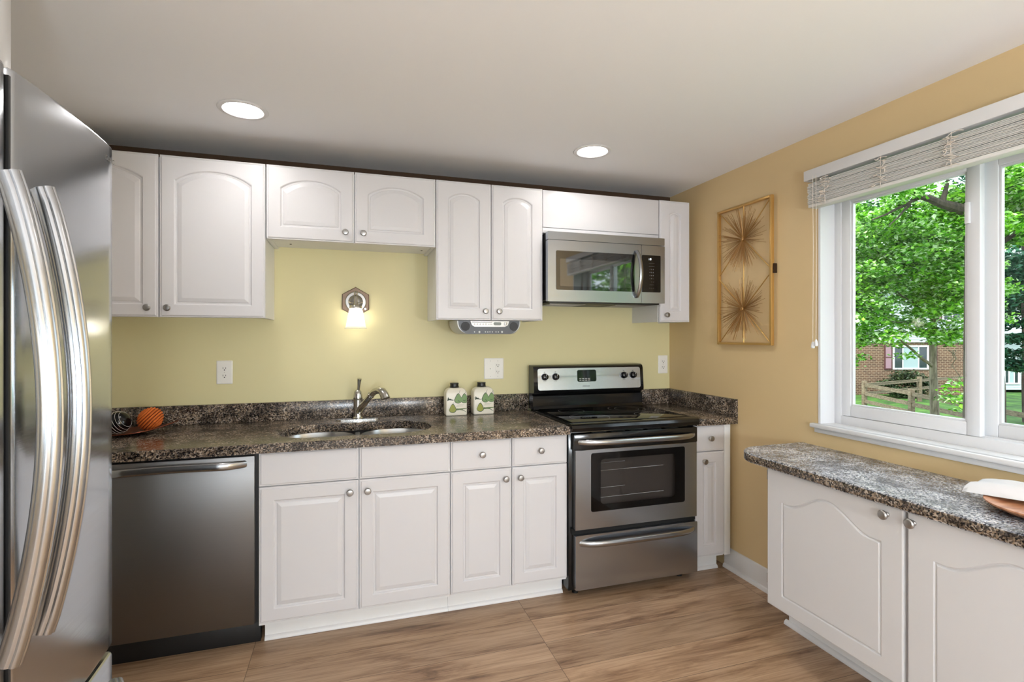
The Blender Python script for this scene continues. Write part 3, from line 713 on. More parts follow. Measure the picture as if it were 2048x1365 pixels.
# ------------------------------------------------------------------ serving board, napkin
M_board = mat('reddish_wood', (186, 128, 92), .4)
m = M_board; mp = coords(m, (4, 40, 4)); n_ = nd(m, 'ShaderNodeTexNoise', i_Scale=2, i_Detail=5); lk(m, mp, 0, n_, 'Vector')
r_ = ramp(m, [(.3, (160,100,66)), (.7, (206,150,112))]); lk(m, n_, 'Fac', r_, 'Fac'); lk(m, r_, 0, P(m), 'Base Color')
o = MB().lathe([(0, 0), (.115, 0), (.135, .004), (.160, .016), (.168, .022), (.168, .026), (.160, .027), (.13, .020), (.10, .016), (0, .015)], (1.948, .935, PZ+.0008), 'z', 48).build('serving_plate', M_board)
tag(o, 'round wooden plate on the granite top, right edge of view', 'plate')
def napkin():
    mb = MB(); nu, nv = 26, 12; L = []
    for sgn in (1, -1):
        g = []
        for i in range(nu+1):
            u_ = i/nu; row = []
            wd = (.022+.075*abs(u_-.5)**.8*1.5) if u_ < .5 else (.022+.08*abs(u_-.5)*1.6)
            for j in range(nv+1):
                v_ = j/nv*2-1
                y = 1.125-.30*u_; x = 1.925+v_*wd*.95 + .04*u_
                hgt = .012+.038*(1-abs(v_)**3)*(1-.5*abs(2*u_-1)**3) + .005*math.sin(v_*9+u_*6)*(1-abs(v_))
                z_ = PZ+.028+(hgt*.95 if sgn > 0 else .001)
                if sgn < 0 or abs(v_) > .98: z_ = PZ+.029+.002*abs(v_)
                row.append((x, y, z_))
            g.append(row)
        L.append(g)
    bm = mb.bm
    V = [[[bm.verts.new(p) for p in row] for row in g] for g in L]
    for s_ in (0, 1):
        for i in range(nu):
            for j in range(nv): bm.faces.new((V[s_][i][j], V[s_][i+1][j], V[s_][i+1][j+1], V[s_][i][j+1]))
    for i in range(nu):
        for j in (0, nv): bm.faces.new((V[0][i][j], V[0][i+1][j], V[1][i+1][j], V[1][i][j]))
    for j in range(nv):
        for i in (0, nu): bm.faces.new((V[0][i][j], V[0][i][j+1], V[1][i][j+1], V[1][i][j]))
    return mb
M_cloth = mat('white_linen', (214, 213, 214), .85)
t = thing('napkin', (1.94, 1.0, PZ+.028), 'folded white napkin in a silver ring on the wooden plate', 'napkin')
napkin().build('cloth', M_cloth, t, ang=80)
mb = MB(); ls = []
for k in range(24):
    a = 2*PI*k/24; ls.append([(1.945+(.030+b*.0)*math.cos(a)*s_, .985+dy, PZ+.056+.026*math.sin(a)*s_) for s_, dy, b in ((1, -.012, 0), (1.06, -.012, 0), (1.06, .012, 0), (1, .012, 0))])
ls.append(ls[0]); mb.loops(ls, True, False, False).build('napkin_ring', M_chrome, t)

# ------------------------------------------------------------------ wall art
ax = W-.022
t = thing('wall_art', (ax, 2.355, 1.32), 'tall gold metal frame with two starbursts of rods on the right wall', 'wall art')
ay0, ay1, az0, az1 = 2.147, 2.560, 1.322, 2.108; cy = (ay0+ay1)/2
mb = MB(); hb = .0065
mb.box(ax-.010, ax+.010, ay0, ay0+.013, az0, az1, .001).box(ax-.010, ax+.010, ay1-.013, ay1, az0, az1, .001).box(ax-.010, ax+.010, ay0+.013, ay1-.013, az1-.013, az1, .001).box(ax-.010, ax+.010, ay0+.013, ay1-.013, az0, az0+.013, .001)
mb.build('frame', M_gold, t)
c1, c2, zm = 1.911, 1.523, (az0+az1)/2
mb = MB()
for a, b in (((ay0, az1), (cy, c1)), ((ay1, az1), (cy, c1)), ((cy, c1), (ay0, zm)), ((cy, c1), (ay1, zm)), ((ay0, zm), (cy, c2)), ((ay1, zm), (cy, c2)), ((cy, c2), (ay0, az0)), ((cy, c2), (ay1, az0)), ((cy, az0), (cy, az1))):
    mb.tube([(ax, a[0], a[1]), (ax, b[0], b[1])], .0032, 6)
mb.build('cross_rods', M_gold, t)
for c in (c1, c2):
    mb = MB()
    for k in range(150):
        a = random.random()*2*PI; L_ = random.uniform(.11, .195); tilt = random.uniform(.05, .75)
        ln = L_*math.cos(tilt*.6); dx = -L_*math.sin(tilt)*.34
        ky = 1.0 if abs(math.sin(a)) > .5 else .95
        mb.tube([(ax-.003, cy, c), (ax-.003+dx, cy+ln*math.cos(a)*ky, c+ln*math.sin(a))], .0011, 4)
    b_ = mb.build('starburst', M_golddark, t)
    MB().lathe([(0, -.006), (.008, -.005), (.011, 0), (.008, .005), (0, .006)], (ax-.012, cy, c), 'x', 12).build('centre_boss', M_golddark, b_)
MB().box(ax+.002, W-.0006, ay0-.008, ay0+.004, 1.70, 1.75, .001).build('wall_hook', mat('dark_bronze', (60, 42, 28), .5, .5), t)

# ------------------------------------------------------------------ outlets
def receptacle(F, u, v, parent, gfci=False):
    nm = 'receptacle'
    if gfci:
        pl_ = rrect(u-.0165, u+.0165, v-.033, v+.033, .003, 3); o = MB().loops([[F(a, b, .0062) for a, b in pl_], [F(a, b, .0085) for a, b in pl_]]).build(nm, M_plate, parent)
        mb = MB()
        for s_ in (1, -1): 
            for a in (-.004, .004): mb.loops([[F(u+a+p, v+s_*.003+q, d) for p, q in ((-.003, -.002), (.003, -.002), (.003, .002), (-.003, .002))] for d in (.0086, .0095)]) if s_ == 1 else None
        mb.build('test_button', M_plate, o)
        dz, dd = .020, .0086
    else:
        o = None
        mb = MB()
        for s_ in (1, -1):
            pl_ = rrect(u-.017, u+.017, v+s_*.0195-.0145, v+s_*.0195+.0145, .011, 5)
            mb.loops([[F(a, b, .0062) for a, b in pl_], [F(a, b, .0078) for a, b in pl_]])
        o = mb.build(nm, M_plate, parent); dz, dd = .0195, .0079
    mb = MB()
    for s_ in (1, -1):
        zc = v+s_*dz
        for a, b, hw, hh in ((-.0065, .003, .0012, .0045), (.0065, .003, .0011, .0038), (0, -.007, .0025, .0025), (-.0035, .003, .0022, .001)):
            if (a, b) == (-.0035, .003): continue
            mb.loops([[F(u+a+p, zc+b+q, d) for p, q in ((-hw, -hh), (hw, -hh), (hw, hh), (-hw, hh))] for d in (dd-.0002, dd+.0002)])
    mb.build('slots', M_slot, o)
def outlet(F, u0, u1, v0, v1, label, specs):
    c = F((u0+u1)/2, v0, 0); t = thing('wall_outlet', c, label, 'outlet', 'wall outlets')
    ls = []
    for i, d in ((0, .0003), (0, .003), (.002, .005), (.005, .006)):
        ls.append([F(a, b, d) for a, b in rrect(u0+i, u1-i, v0+i, v1-i, .004, 3)])
    MB().loops(ls).build('cover_plate', M_plate, t)
    for kind, u_ in specs:
        if kind == 'switch':
            MB().loops([[F(u_+p, (v0+v1)/2+q, d) for p, q in ((-.005, -.011), (.005, -.011), (.005, .011), (-.005, .011))] for d in (.0061, .007)]).build('toggle_slot', M_plate, t)
            MB().lathe([(0, 0), (.0035, 0), (.003, .012), (0, .013)], F(u_, (v0+v1)/2, .0065), 'y', 10, -1).build('toggle', M_plate, t)
        else: receptacle(F, u_, (v0+v1)/2, t, kind == 'gfci')
    mb = MB()
    for kind, u_ in specs:
        for s_ in ((0,) if kind == 'duplex' else (-.048, .048)):
            p = F(u_, (v0+v1)/2+s_, .006); mb.lathe([(0, 0), (.003, 0), (.0025, .001), (0, .0012)], p, 'y', 10, -1)
    mb.build('screw', mat('plate_screw', (215,212,205), .4), t)
    return t
WF = frame_back(D)
outlet(WF, -.677, -.600, 1.115, 1.240, 'single outlet plate on the wall above the dishwasher', [('duplex', -.6385)])
outlet(WF, .789, .914, 1.104, 1.234, 'double plate with switch and outlet above the pear canisters', [('switch', .829), ('gfci', .876)])
outlet(WF, 2.026, 2.100, 1.113, 1.238, 'single outlet plate near the wall corner right of the range', [('duplex', 2.063)])

# ------------------------------------------------------------------ sconce
sx, sz = .031, 1.566
t = thing('wall_sconce', (sx, D-.001, sz), 'nickel hexagonal wall sconce with a lit ribbed glass shade', 'wall light')
hexp = lambda r: [(sx+r*math.cos(PI/6+PI/3*k), sz+r*1.0*math.sin(PI/6+PI/3*k)) for k in range(6)]
MB().loops([[(a, D-d, b) for a, b in hexp(r)] for r, d in ((.0855, .0006), (.0855, .010), (.082, .013), (.079, .013))]).build('backplate', mat('aged_nickel', (112, 94, 80), .4, .9), t, ang=20)
MB().lathe([(.0, .0135), (.056, .0135), (.058, .018), (.054, .023), (.040, .024), (.034, .032), (.018, .040), (0, .042)], (sx, D, sz), 'y', 32, -1).build('canopy', M_nickel, t)
yA = D-.085
MB().tube([(sx, D-.038, sz), (sx, D-.06, sz+.004), (sx, yA+.008, sz+.012), (sx, yA, sz+.008)], .007, 12).lathe([(0, .058), (.006, .056), (.011, .046), (.009, .034), (.005, .028), (.009, .020), (.009, -.012), (.013, -.018), (.018, -.024), (0, -.024)], (sx, yA, sz), 'z', 20).build('arm', M_chrome, t)
MB().tube([(sx-.034, yA+.02, sz-.004), (sx, yA+.012, sz-.010), (sx+.034, yA+.02, sz-.004)], .0035, 8).lathe([(0, -.005), (.005, -.003), (.005, .003), (0, .005)], (sx-.036, yA+.02, sz-.003), 'x', 10).lathe([(0, -.005), (.005, -.003), (.005, .003), (0, .005)], (sx+.036, yA+.02, sz-.003), 'x', 10).build('cross_arm', M_chrome, t)
MB().lathe([(0, .0), (.030, 0), (.034, -.006), (.034, -.016), (.030, -.020), (0, -.020)], (sx, yA, sz-.024), 'z', 24).build('shade_holder', M_chrome, t)
MB().tube([(sx+.052, D-.014, sz-.040), (sx+.052, D-.026, sz-.040)], [.007, .006], 10).build('switch_knob', M_chrome, t)
n = 48; ls = []
for z_, r in ((sz-.040, .033), (sz-.06, .037), (sz-.10, .044), (sz-.135, .051), (sz-.148, .056), (sz-.153, .061)):
    ls.append([(sx+(r+(.0012 if k % 2 else 0))*math.cos(2*PI*k/n), yA+(r+(.0012 if k % 2 else 0))*math.sin(2*PI*k/n), z_) for k in range(n)])
MB().loops(ls, True, False, False).build('shade', M_shade, t, fixn=False)
MB().lathe([(0, 0), (.010, 0), (.012, -.012), (.019, -.03), (.022, -.045), (.018, -.06), (.008, -.067), (0, -.068)], (sx, yA, sz-.055), 'z', 20).build('bulb', M_bulb, t)

# ------------------------------------------------------------------ under-cabinet radio
t = thing('kitchen_radio', (.742, 2.9, 1.385), 'silver under-cabinet radio with round speakers below the wall cabinet', 'radio')
rz0, rz1, rxa, rxb, ryf = 1.381, 1.4585, .556, .925, 2.775
def radio_prof(x0, x1, i=0):
    pts = [(x0+i, rz1-i)]; r1 = .062
    for k in range(9): a = PI/2*k/8; pts.append((x0+i+r1*(1-math.cos(a)), rz1-.012-(rz1-rz0-.012-i)*math.sin(a)))
    for k in range(9): a = PI/2*(1-k/8); pts.append((x1-i-r1*(1-math.cos(a)), rz1-.012-(rz1-rz0-.012-i)*math.sin(a)))
    pts.append((x1-i, rz1-i)); return pts
M_rad = mat('silver_plastic', (196, 198, 198), .35, .2)
MB().loops([[(a, y, b) for a, b in radio_prof(rxa, rxb, i)] for y, i in ((3.02, .006), (3.0, .001), (ryf+.008, 0), (ryf, .004))]).build('housing', M_rad, t)
f_ = MB().loops([[(a, y, b) for a, b in radio_prof(rxa+.006, rxb-.006, .003)] for y in (ryf-.0002, ryf-.003)]).build('front_face', mat('grey_face', (84, 87, 92), .4, .2), t)
mid = [(.632, rz1-.004), (.640, rz1-.026), (.655, rz1-.036), (.83, rz1-.036), (.847, rz1-.026), (.855, rz1-.004)]
MB().loops([[(a, y, b) for a, b in mid] for y in (ryf-.0032, ryf-.006)]).build('control_strip', mat('light_silver', (205, 206, 206), .3, .3), f_)
MB().box(.64, .755, ryf-.0068, ryf-.0061, rz1-.0115, rz1-.0085).build('disc_slot', M_slot, f_)
for x in (.604, .882):
    MB().lathe([(0, .0032), (.0235, .0032), (.025, .005), (.0225, .006), (.0, .0045)], (x, ryf, 1.425), 'y', 28, -1).build('speaker', mat('speaker_cloth', (62, 63, 66), .7), f_)
for i, x in enumerate((.655, .671, .688, .704, .720, .735, .744, .753)):
    MB().lathe([(0, .0061), (.0048 if i < 5 else .003, .0061), (.004 if i < 5 else .0026, .009), (0, .0094)], (x, ryf, rz1-.022), 'y', 12, -1).build('button', M_nickel, f_)
MB().lathe([(0, .0061), (.0095, .0061), (.0085, .014), (0, .015)], (.833, ryf, rz1-.018), 'y', 18, -1).build('volume_knob', M_nickel, f_)
MB().prism(rrect(.763, .808, rz1-.027, rz1-.010, .008, 5), 'y', ryf-.0068, ryf-.0061).build('display', mat('lcd_grey', (120, 128, 124), .25), f_)
for x in (.655, .683, .717, .73, .743, .757, .778, .792, .813):
    MB().lathe([(0, .0032), (.0035 if x not in (.683, .813) else .006, .0032), (.003, .005), (0, .0052)], (x, ryf, rz0+.013), 'y', 10, -1).build('button', M_rad, f_)
MB().box(.60, .88, 2.80, 2.98, rz1+.0003, 1.4705, .001).build('mounting_plate', M_blackm, t)

# ------------------------------------------------------------------ pear canisters
M_cer = mat('cream_ceramic', (232, 226, 210), .3)
M_pearg = mat('green_pear_print', (112, 146, 84), .35)
M_peary = mat('olive_pear_print', (146, 150, 40), .35)
M_peard = mat('dark_green_print', (44, 62, 40), .4)
M_leaf = mat('leaf_print', (96, 120, 60), .4)
def pear(cx_, cz_, s_):
    pts = []
    for k in range(28):
        a = 2*PI*k/28; x = .5*math.sin(a)*(1-.42*max(0, math.cos(a))**.8 if math.cos(a) > 0 else 1); z_ = -.62*-math.cos(a)*(1.25 if math.cos(a) > 0 else .72)
        pts.append((cx_+x*s_, cz_+z_*s_))
    return pts
def canister(x0):
    w_, d_, y0 = .125, .082, 2.952; x1 = x0+w_
    t = thing('pear_canister', (x0+w_/2, y0+d_/2, CT), 'cream ceramic canister with painted pears and dark lid, nearer the sink', 'canister', 'pear canisters beside the sink')
    ls = []
    for i, z_ in ((.004, CT+.0008), (.001, CT+.003), (0, CT+.01), (0, CT+.128), (.003, CT+.138), (.010, CT+.150), (.022, CT+.158), (.032, CT+.161)):
        ls.append([(a, b, z_) for a, b in rrect(x0+i, x1-i, y0+i*.7, y0+d_-i*.7, max(.004, .008), 4)])
    body = MB().loops(ls).build('jar', M_cer, t, ang=50)
    MB().lathe([(0, 0), (.027, 0), (.028, .004), (.025, .006), (.0245, .020), (.026, .022), (.025, .026), (0, .027)], (x0+w_/2-.006, y0+d_/2, CT+.1615), 'z', 28).build('lid', mat('dark_lid', (38, 38, 36), .35), t)
    def dec(pts, m, d=.0008):
        MB().loops([[(a, y0-e, b) for a, b in pts] for e in (.0001, d)]).build('pear_print', m, body, ang=20)
    P_ = lambda cx_, cz_, s_: pear(x0+cx_, CT+cz_, s_)
    dec(P_(.0715, .092, .048), M_peard, .0006); dec(P_(.0725, .092, .043), M_pearg, .0010)
    q = [(min(a, x1-.002), b) for a, b in P_(.108, .092, .046)]; dec(q, M_peard, .0006)
    q = [(min(a, x1-.002), b) for a, b in P_(.1085, .092, .041)]; dec(q, M_pearg, .0011)
    dec(P_(.040, .036, .044), M_peard, .0006); dec(P_(.039, .037, .038), M_peary, .0010)
    for a_, b_ in ((.072, .087), (.077, .083), (.103, .088), (.108, .085), (.112, .088)): dec([(x0+a_+.0022*math.cos(k), CT+b_+.003*math.sin(k)) for k in range(6)], M_peard, .0014)
    def stroke(a, b, w0, m, d=.0009):
        a, b = Vector((x0+a[0], CT+a[1])), Vector((x0+b[0], CT+b[1])); n_ = (b-a).normalized(); p_ = Vector((-n_.y, n_.x))*w0
        dec([tuple(a-p_), tuple(b-p_*.4), tuple(b+p_*.4), tuple(a+p_)], m, d)
    stroke((.074, .125), (.083, .148), .001, M_peard); stroke((.038, .063), (.046, .078), .001, M_peard)
    stroke((.108, .125), (.118, .140), .001, M_peard)
    for b in ((.006, .10), (.012, .108), (.03, .098), (.008, .088), (.044, .090)): stroke((.016, .096), b, .004, M_peard)
    stroke((.062, .036), (.122, .040), .005, M_leaf); stroke((.062, .040), (.10, .030), .003, M_leaf); stroke((.095, .034), (.12, .018), .002, M_peard); stroke((.06, .055), (.10, .056), .0006, M_peard, .0007)
    stroke((.066, .062), (.108, .063), .0008, M_peard, .0007)
    return t
c = canister(.529)
c2_ = copy_tree(c); c2_.location.x += .164; c2_['label'] = 'cream ceramic canister with painted pears and dark lid, nearer the range'

# ------------------------------------------------------------------ tray with balls
t = thing('decorative_tray', (-1.03, 2.86, CT), 'curved copper-brown leaf tray on the counter beside the refrigerator', 'tray')
M_tray = mat('copper_lacquer', (122, 58, 30), .25, .5)
mb = MB(); nu, nv = 28, 10; V = []
for lay in (0, 1):
    g = []
    for i in range(nu+1):
        u_ = -1+2*i/nu; hw = .105*(1-abs(u_)**2.2)+.002; row = []
        for j in range(nv+1):
            v_ = -1+2*j/nv
            z_ = CT+.0012+.050*abs(u_)**2.4+.012*v_*v_*(1-u_*u_) + (.003 if lay else 0)
            row.append(mb.bm.verts.new((-1.03+.235*u_, 2.86+hw*v_+.02*u_, z_)))
        g.append(row)
    V.append(g)
for s_ in (0, 1):
    for i in range(nu):
        for j in range(nv): mb.bm.faces.new((V[s_][i][j], V[s_][i+1][j], V[s_][i+1][j+1], V[s_][i][j+1]))
for i in range(nu):
    for j in (0, nv): mb.bm.faces.new((V[0][i][j], V[0][i+1][j], V[1][i+1][j], V[1][i][j]))
for j in range(nv):
    for i in (0, nu): mb.bm.faces.new((V[0][i][j], V[0][i][j+1], V[1][i][j+1], V[1][i][j]))
mb.build('dish', M_tray, t, ang=60)
def ball(c, r, m, name, label, stripes=False):
    c = Vector(c); n1, n2 = 48, 40; ls = []
    ax_ = Vector((.55, -.3, .8)).normalized(); rot = ax_.to_track_quat('Z', 'Y')
    for i in range(n2+1):
        a = PI*i/n2; rr = r
        ls.append([c + rot @ Vector((max(rr*math.sin(a), 1e-5)*math.cos(2*PI*k/n1), max(rr*math.sin(a), 1e-5)*math.sin(2*PI*k/n1), rr*math.cos(a))) for k in range(n1)])
    return MB().loops(ls)
M_orange = mat('orange_twine', (208, 104, 34), .8)
b0 = Vector((-.912, 2.872, CT+.066))
ax_ = Vector((-.75, -.1, .65)).normalized(); rot = ax_.to_track_quat('Z', 'Y'); pts = []
N = 900; turns = 12
for k in range(N+1):
    a = k/N; th = PI*(.02+.96*a); pts.append(b0 + rot @ Vector((.0535*math.sin(th)*math.cos(2*PI*turns*a), .0535*math.sin(th)*math.sin(2*PI*turns*a), .0475*math.cos(th))))
t = thing('decorative_ball', b0-Vector((0, 0, .058)), 'orange twine-wrapped ball resting on the copper tray', 'ball')
ls = []
for i in range(21):
    a = PI*i/20; ls.append([b0 + rot @ Vector((max(.050*math.sin(a), 1e-5)*math.cos(2*PI*k/24), max(.050*math.sin(a), 1e-5)*math.sin(2*PI*k/24), .044*math.cos(a))) for k in range(24)])
MB().loops(ls).build('core', mat('dark_rust', (120, 52, 16), .9), t)
MB().tube(pts, .0045, 8).build('twine', M_orange, t)
b1 = Vector((-1.035, 2.85, CT+.058))
t = thing('decorative_ball', b1-Vector((0, 0, .055)), 'glossy black ball with pale stripes beside the orange ball', 'ball')
ball(b1, .052, None, '', '').build('sphere', M_black, t)
rot = Vector((.9, -.2, .45)).normalized().to_track_quat('Z', 'Y')
for h in (-.036, -.024, -.012, 0, .012, .024, .036):
    rr = math.sqrt(.0524**2-h*h); MB().tube([b1 + rot @ Vector((rr*math.cos(2*PI*k/40), rr*math.sin(2*PI*k/40), h)) for k in range(41)], .0006, 5).build('stripe', M_plate, t)

# ------------------------------------------------------------------ ceiling lights
def downlight(x, y, label, grp='recessed ceiling lights'):
    t = thing('recessed_light', (x, y, CZ-.001), label, 'ceiling light', grp)
    n = 48; ls = [[(x+r*math.cos(2*PI*k/n), y+r*math.sin(2*PI*k/n), CZ-.0005+h) for k in range(n)] for r, h in ((.079, .03), (.080-.001, 0), (.098, -.0003), (.099, -.002), (.096, -.005), (.080, -.006), (.076, -.003), (.0745, .03), (.079, .03))]
    MB().loops(ls, True, False, False).build('trim_ring', M_trim, t)
    MB().lathe([(0, .034), (.0785, .034), (.0785, .031), (0, .031)], (x, y, CZ-.0005), 'z', 48).build('lens', M_lamp, t)
    return t
# (ring only, no cap)
def ring_fix():
    pass
d0 = downlight(-.433, 2.43, 'lit recessed ceiling light left, above the dishwasher')
for x, y, l in ((1.203, 2.43, 'lit recessed ceiling light right, in front of the microwave'), (-.433, .45, 'unseen fill ceiling light added over the near left floor'), (1.203, .45, 'unseen fill ceiling light added over the near right floor')):  # near pair is out of view, added as fill light
    c = copy_tree(d0); c.location = (x, y, CZ-.001); c['label'] = l
def fill_globe(x, y, label):  # unseen glowing globes, added to brighten the ceiling and cabinet fronts
    t = thing('fill_globe_light', (x, y, FL), label, 'fill light', 'added fill globes behind the camera')
    MB().lathe([(0, 0), (.14, 0), (.14, .012), (.02, .03), (0, .03)], (x, y, FL+.0005), 'z', 32).build('base', M_nickel, t)
    MB().tube([(x, y, .045), (x, y, .99)], .009, 12).build('pole', M_nickel, t)
    r = .16; MB().lathe([(0, r)]+[(r*math.sin(PI*k/20), r*math.cos(PI*k/20)) for k in range(1, 20)]+[(0, -r)], (x, y, 1.15), 'z', 32).build('globe', M_fillglow, t)
    return t
fill_globe(.1, -1.3, 'unseen fill globe added behind the camera, left one')
fill_globe(1.4, -1.3, 'unseen fill globe added behind the camera, right one')

# ------------------------------------------------------------------ outdoors
GZ = EYE-2.85
cyw, syw = math.cos(YAW), math.sin(YAW)
def out(cx_, d, z_): return Vector((cx_*cyw+d*syw, -cx_*syw+d*cyw, z_))
def at(px, py, d): return out((px-1024)/1030*d, d, EYE-(py-673)/1030*d)
RX, RF = Vector((cyw, -syw, 0)), Vector((syw, cyw, 0)); UPZ = Vector((0, 0, 1))

M_grass = mat('lawn_grass', (70, 120, 40), .9); m = M_grass
mp = coords(m); n_ = nd(m, 'ShaderNodeTexNoise', i_Scale=1.2, i_Detail=8, i_Roughness=.75); lk(m, mp, 0, n_, 'Vector')
r_ = ramp(m, [(.32, (34,60,20)), (.5, (58,100,26)), (.68, (96,138,46))]); lk(m, n_, 'Fac', r_, 'Fac'); lk(m, r_, 0, P(m), 'Base Color')
bm = MB(); N = 44
g = [[bm.bm.verts.new((2.5+i*1.6, -26+j*1.6, GZ+.04*math.sin(i*1.7)*math.sin(j*1.3))) for j in range(N+1)] for i in range(N+1)]
for i in range(N):
    for j in range(N): bm.bm.faces.new((g[i][j], g[i+1][j], g[i+1][j+1], g[i][j+1]))
o = bm.build('lawn', M_grass); tag(o, None, None, None, 'structure')

M_brick = mat('brown_brick', (150, 112, 88), .85); m = M_brick
tc = nd(m, 'ShaderNodeTexCoord'); mp = nd(m, 'ShaderNodeMapping'); mp.inputs['Rotation'].default_value = (PI/2, 0, 0); lk(m, tc, 'Object', mp, 'Vector')
vr = nd(m, 'ShaderNodeVectorRotate', rotation_type='Z_AXIS'); vr.inputs['Angle'].default_value = YAW; lk(m, tc, 'Object', vr, 'Vector'); lk(m, vr, 0, mp, 'Vector')
b = nd(m, 'ShaderNodeTexBrick'); b.offset = .5
for k, v in (('Scale', 1), ('Mortar Size', .012), ('Brick Width', .23), ('Row Height', .085)): b.inputs[k].default_value = v
b.inputs['Color1'].default_value = srgb(104, 72, 54); b.inputs['Color2'].default_value = srgb(78, 54, 42); b.inputs['Mortar'].default_value = srgb(150, 130, 108)
mp.inputs['Rotation'].default_value = (-PI/2, 0, 0)
lk(m, mp, 0, b, 'Vector'); lk(m, b, 'Color', P(m), 'Base Color')
M_siding = mat('white_siding', (176, 184, 186), .6)
M_roof = mat('grey_shingles', (120, 120, 124), .9)
M_wing = mat('dark_window_glass', (40, 52, 58), .08)
M_shut = mat('mauve_shutter', (150, 118, 128), .6)
M_curt = mat('pale_curtain', (150, 170, 172), .6)
def ob(mb, c0, c1, d0, d1, z0, z1, bev=0):
    c = out((c0+c1)/2, (d0+d1)/2, (z0+z1)/2); return mb.obox(c, RX, RF, UPZ, (c1-c0)/2, (d1-d0)/2, (z1-z0)/2, bev)
def siding(c0, c1, d, z0, z1, nm, parent, step=.13):
    mb = MB(); ob(mb, c0, c1, d+.03, d+6, z0, z1); z_ = z0
    while z_ < z1-.01:
        h = min(step, z1-z_)
        pf = [(d+.035, z_), (d-.012, z_), (d, z_+h), (d+.035, z_+h)]
        mb.loops([[out(c_, a, b_) for a, b_ in pf] for c_ in (c0, c1)]); z_ += step
    return mb.build(nm, M_siding, parent, smooth=False)
def hwindow(cxa, cxb, z0, z1, d, parent, panes, shutters=True):
    mb = MB(); fw = .07
    for a, b_, c_, e in ((cxa, cxa+fw, z0, z1), (cxb-fw, cxb, z0, z1), (cxa+fw, cxb-fw, z0, z0+fw), (cxa+fw, cxb-fw, z1-fw, z1)): ob(mb, a, b_, d-.05, d+.02, c_, e)
    for p in panes: ob(mb, cxa+p*(cxb-cxa)-.02, cxa+p*(cxb-cxa)+.02, d-.04, d+.01, z0+fw, z1-fw)
    w_ = mb.build('window', M_vinyl, parent)
    mb = MB(); ob(mb, cxa+fw, cxb-fw, d-.012, d-.003, z0+fw, z1-fw); mb.build('glass', M_wing, w_)
    if len(panes) == 2:
        mb = MB(); ob(mb, cxa+panes[0]*(cxb-cxa)+.02, cxa+panes[1]*(cxb-cxa)-.02, d-.018, d-.013, z0+fw, z1-fw); mb.build('curtain', M_curt, w_)
    if shutters:
        for a, b_ in ((cxa-.42, cxa-.05), (cxb+.05, cxb+.42)):
            mb = MB(); ob(mb, a, b_, d-.05, d-.005, z0, z1)
            s_ = mb.build('shutter', mat('dark_shutter_edge', (84, 44, 44), .6), parent)
            mb = MB(); zm_ = (z0+z1)/2
            ob(mb, a+.06, b_-.05, d-.056, d-.0505, z0+.06, zm_-.03); ob(mb, a+.06, b_-.05, d-.056, d-.0505, zm_+.03, z1-.06); mb.build('shutter_panel', M_shut, s_)
hd = 25.0
t = thing('house', out(17, hd, GZ), 'brown brick house with white upper siding seen through the left window pane', 'house')
mb = MB(); ob(mb, 9.5, 22.3, hd, hd+6, GZ, 1.08); mb.build('brick_wall', M_brick, t, smooth=False)
siding(9.4, 22.4, hd-.06, 1.08, 4.1, 'upper_siding', t)
hwindow(18.47, 20.2, -.24, .92, hd, t, (.28, .72)); hwindow(20.8, 21.8, 2.1, 3.1, hd-.08, t, (.5,)); hwindow(14.2, 15.6, 2.1, 3.1, hd-.08, t, (.5,)); hwindow(12.6, 14.2, -.24, .92, hd, t, (.28, .72))
mb = MB(); mb.loops([[out(c_, a, b_) for a, b_ in ((hd-.5, 4.0), (hd-.5, 4.15), (hd+3, 5.8), (hd+6.5, 4.15), (hd+6.5, 4.0))] for c_ in (9.0, 22.8)]); mb.build('roof', M_roof, t, smooth=False)
t = thing('house', out(26, 26, GZ), 'white clapboard house beyond the lawn seen through the right window pane', 'house')
siding(24.2, 31, 26, GZ+.15, 1.6, 'siding_wall', t)
hwindow(24.8, 25.6, -1.05, -.2, 26, t, (.33, .66), False); hwindow(27.5, 28.7, -1.05, .2, 26, t, (.5,), False)
mb = MB(); mb.loops([[out(c_, a, b_) for a, b_ in ((25.5, 1.5), (25.5, 1.65), (29, 3.0), (32.5, 1.65), (32.5, 1.5))] for c_ in (23.8, 31.4)]); mb.build('roof', mat('pale_roof', (176, 180, 186), .8), t, smooth=False)

# split-rail fence
M_rail = mat('weathered_wood', (120, 104, 84), .85); m = M_rail
mp = coords(m, (3, 3, 20)); n_ = nd(m, 'ShaderNodeTexNoise', i_Scale=3, i_Detail=5); lk(m, mp, 0, n_, 'Vector')
r_ = ramp(m, [(.3, (80,66,50)), (.7, (146,130,108))]); lk(m, n_, 'Fac', r_, 'Fac'); lk(m, r_, 0, P(m), 'Base Color')
t = thing('rail_fence', out(13.96, 20.4, GZ), 'weathered three-rail wooden fence across the lawn outside', 'fence')
A, B_, Dp, Ep = (13.96, 20.4), (13.34, 17.2), (12.72, 14.0), (12.10, 10.8); Cc = (17.8, 22.5); C2 = (21.6, 24.4)
for p in (A, B_, Dp, Ep, Cc): MB().obox(out(p[0], p[1], GZ+.53), RX, RF, UPZ, .075, .065, .56, .01).build('post', M_rail, t)
for p, q in ((A, B_), (B_, Dp), (Dp, Ep), (A, Cc), (Cc, C2)):
    for h in (.28, .58, .92):
        if q in (Cc, C2) and h == .28: continue
        a, b_ = out(p[0], p[1], GZ+h), out(q[0], q[1], GZ+h+random.uniform(-.03, .03)); dv = (b_-a)
        MB().obox((a+b_)/2, dv, dv.cross(UPZ), UPZ, dv.length/2, .03, .055, .008).build('rail', M_rail, t)

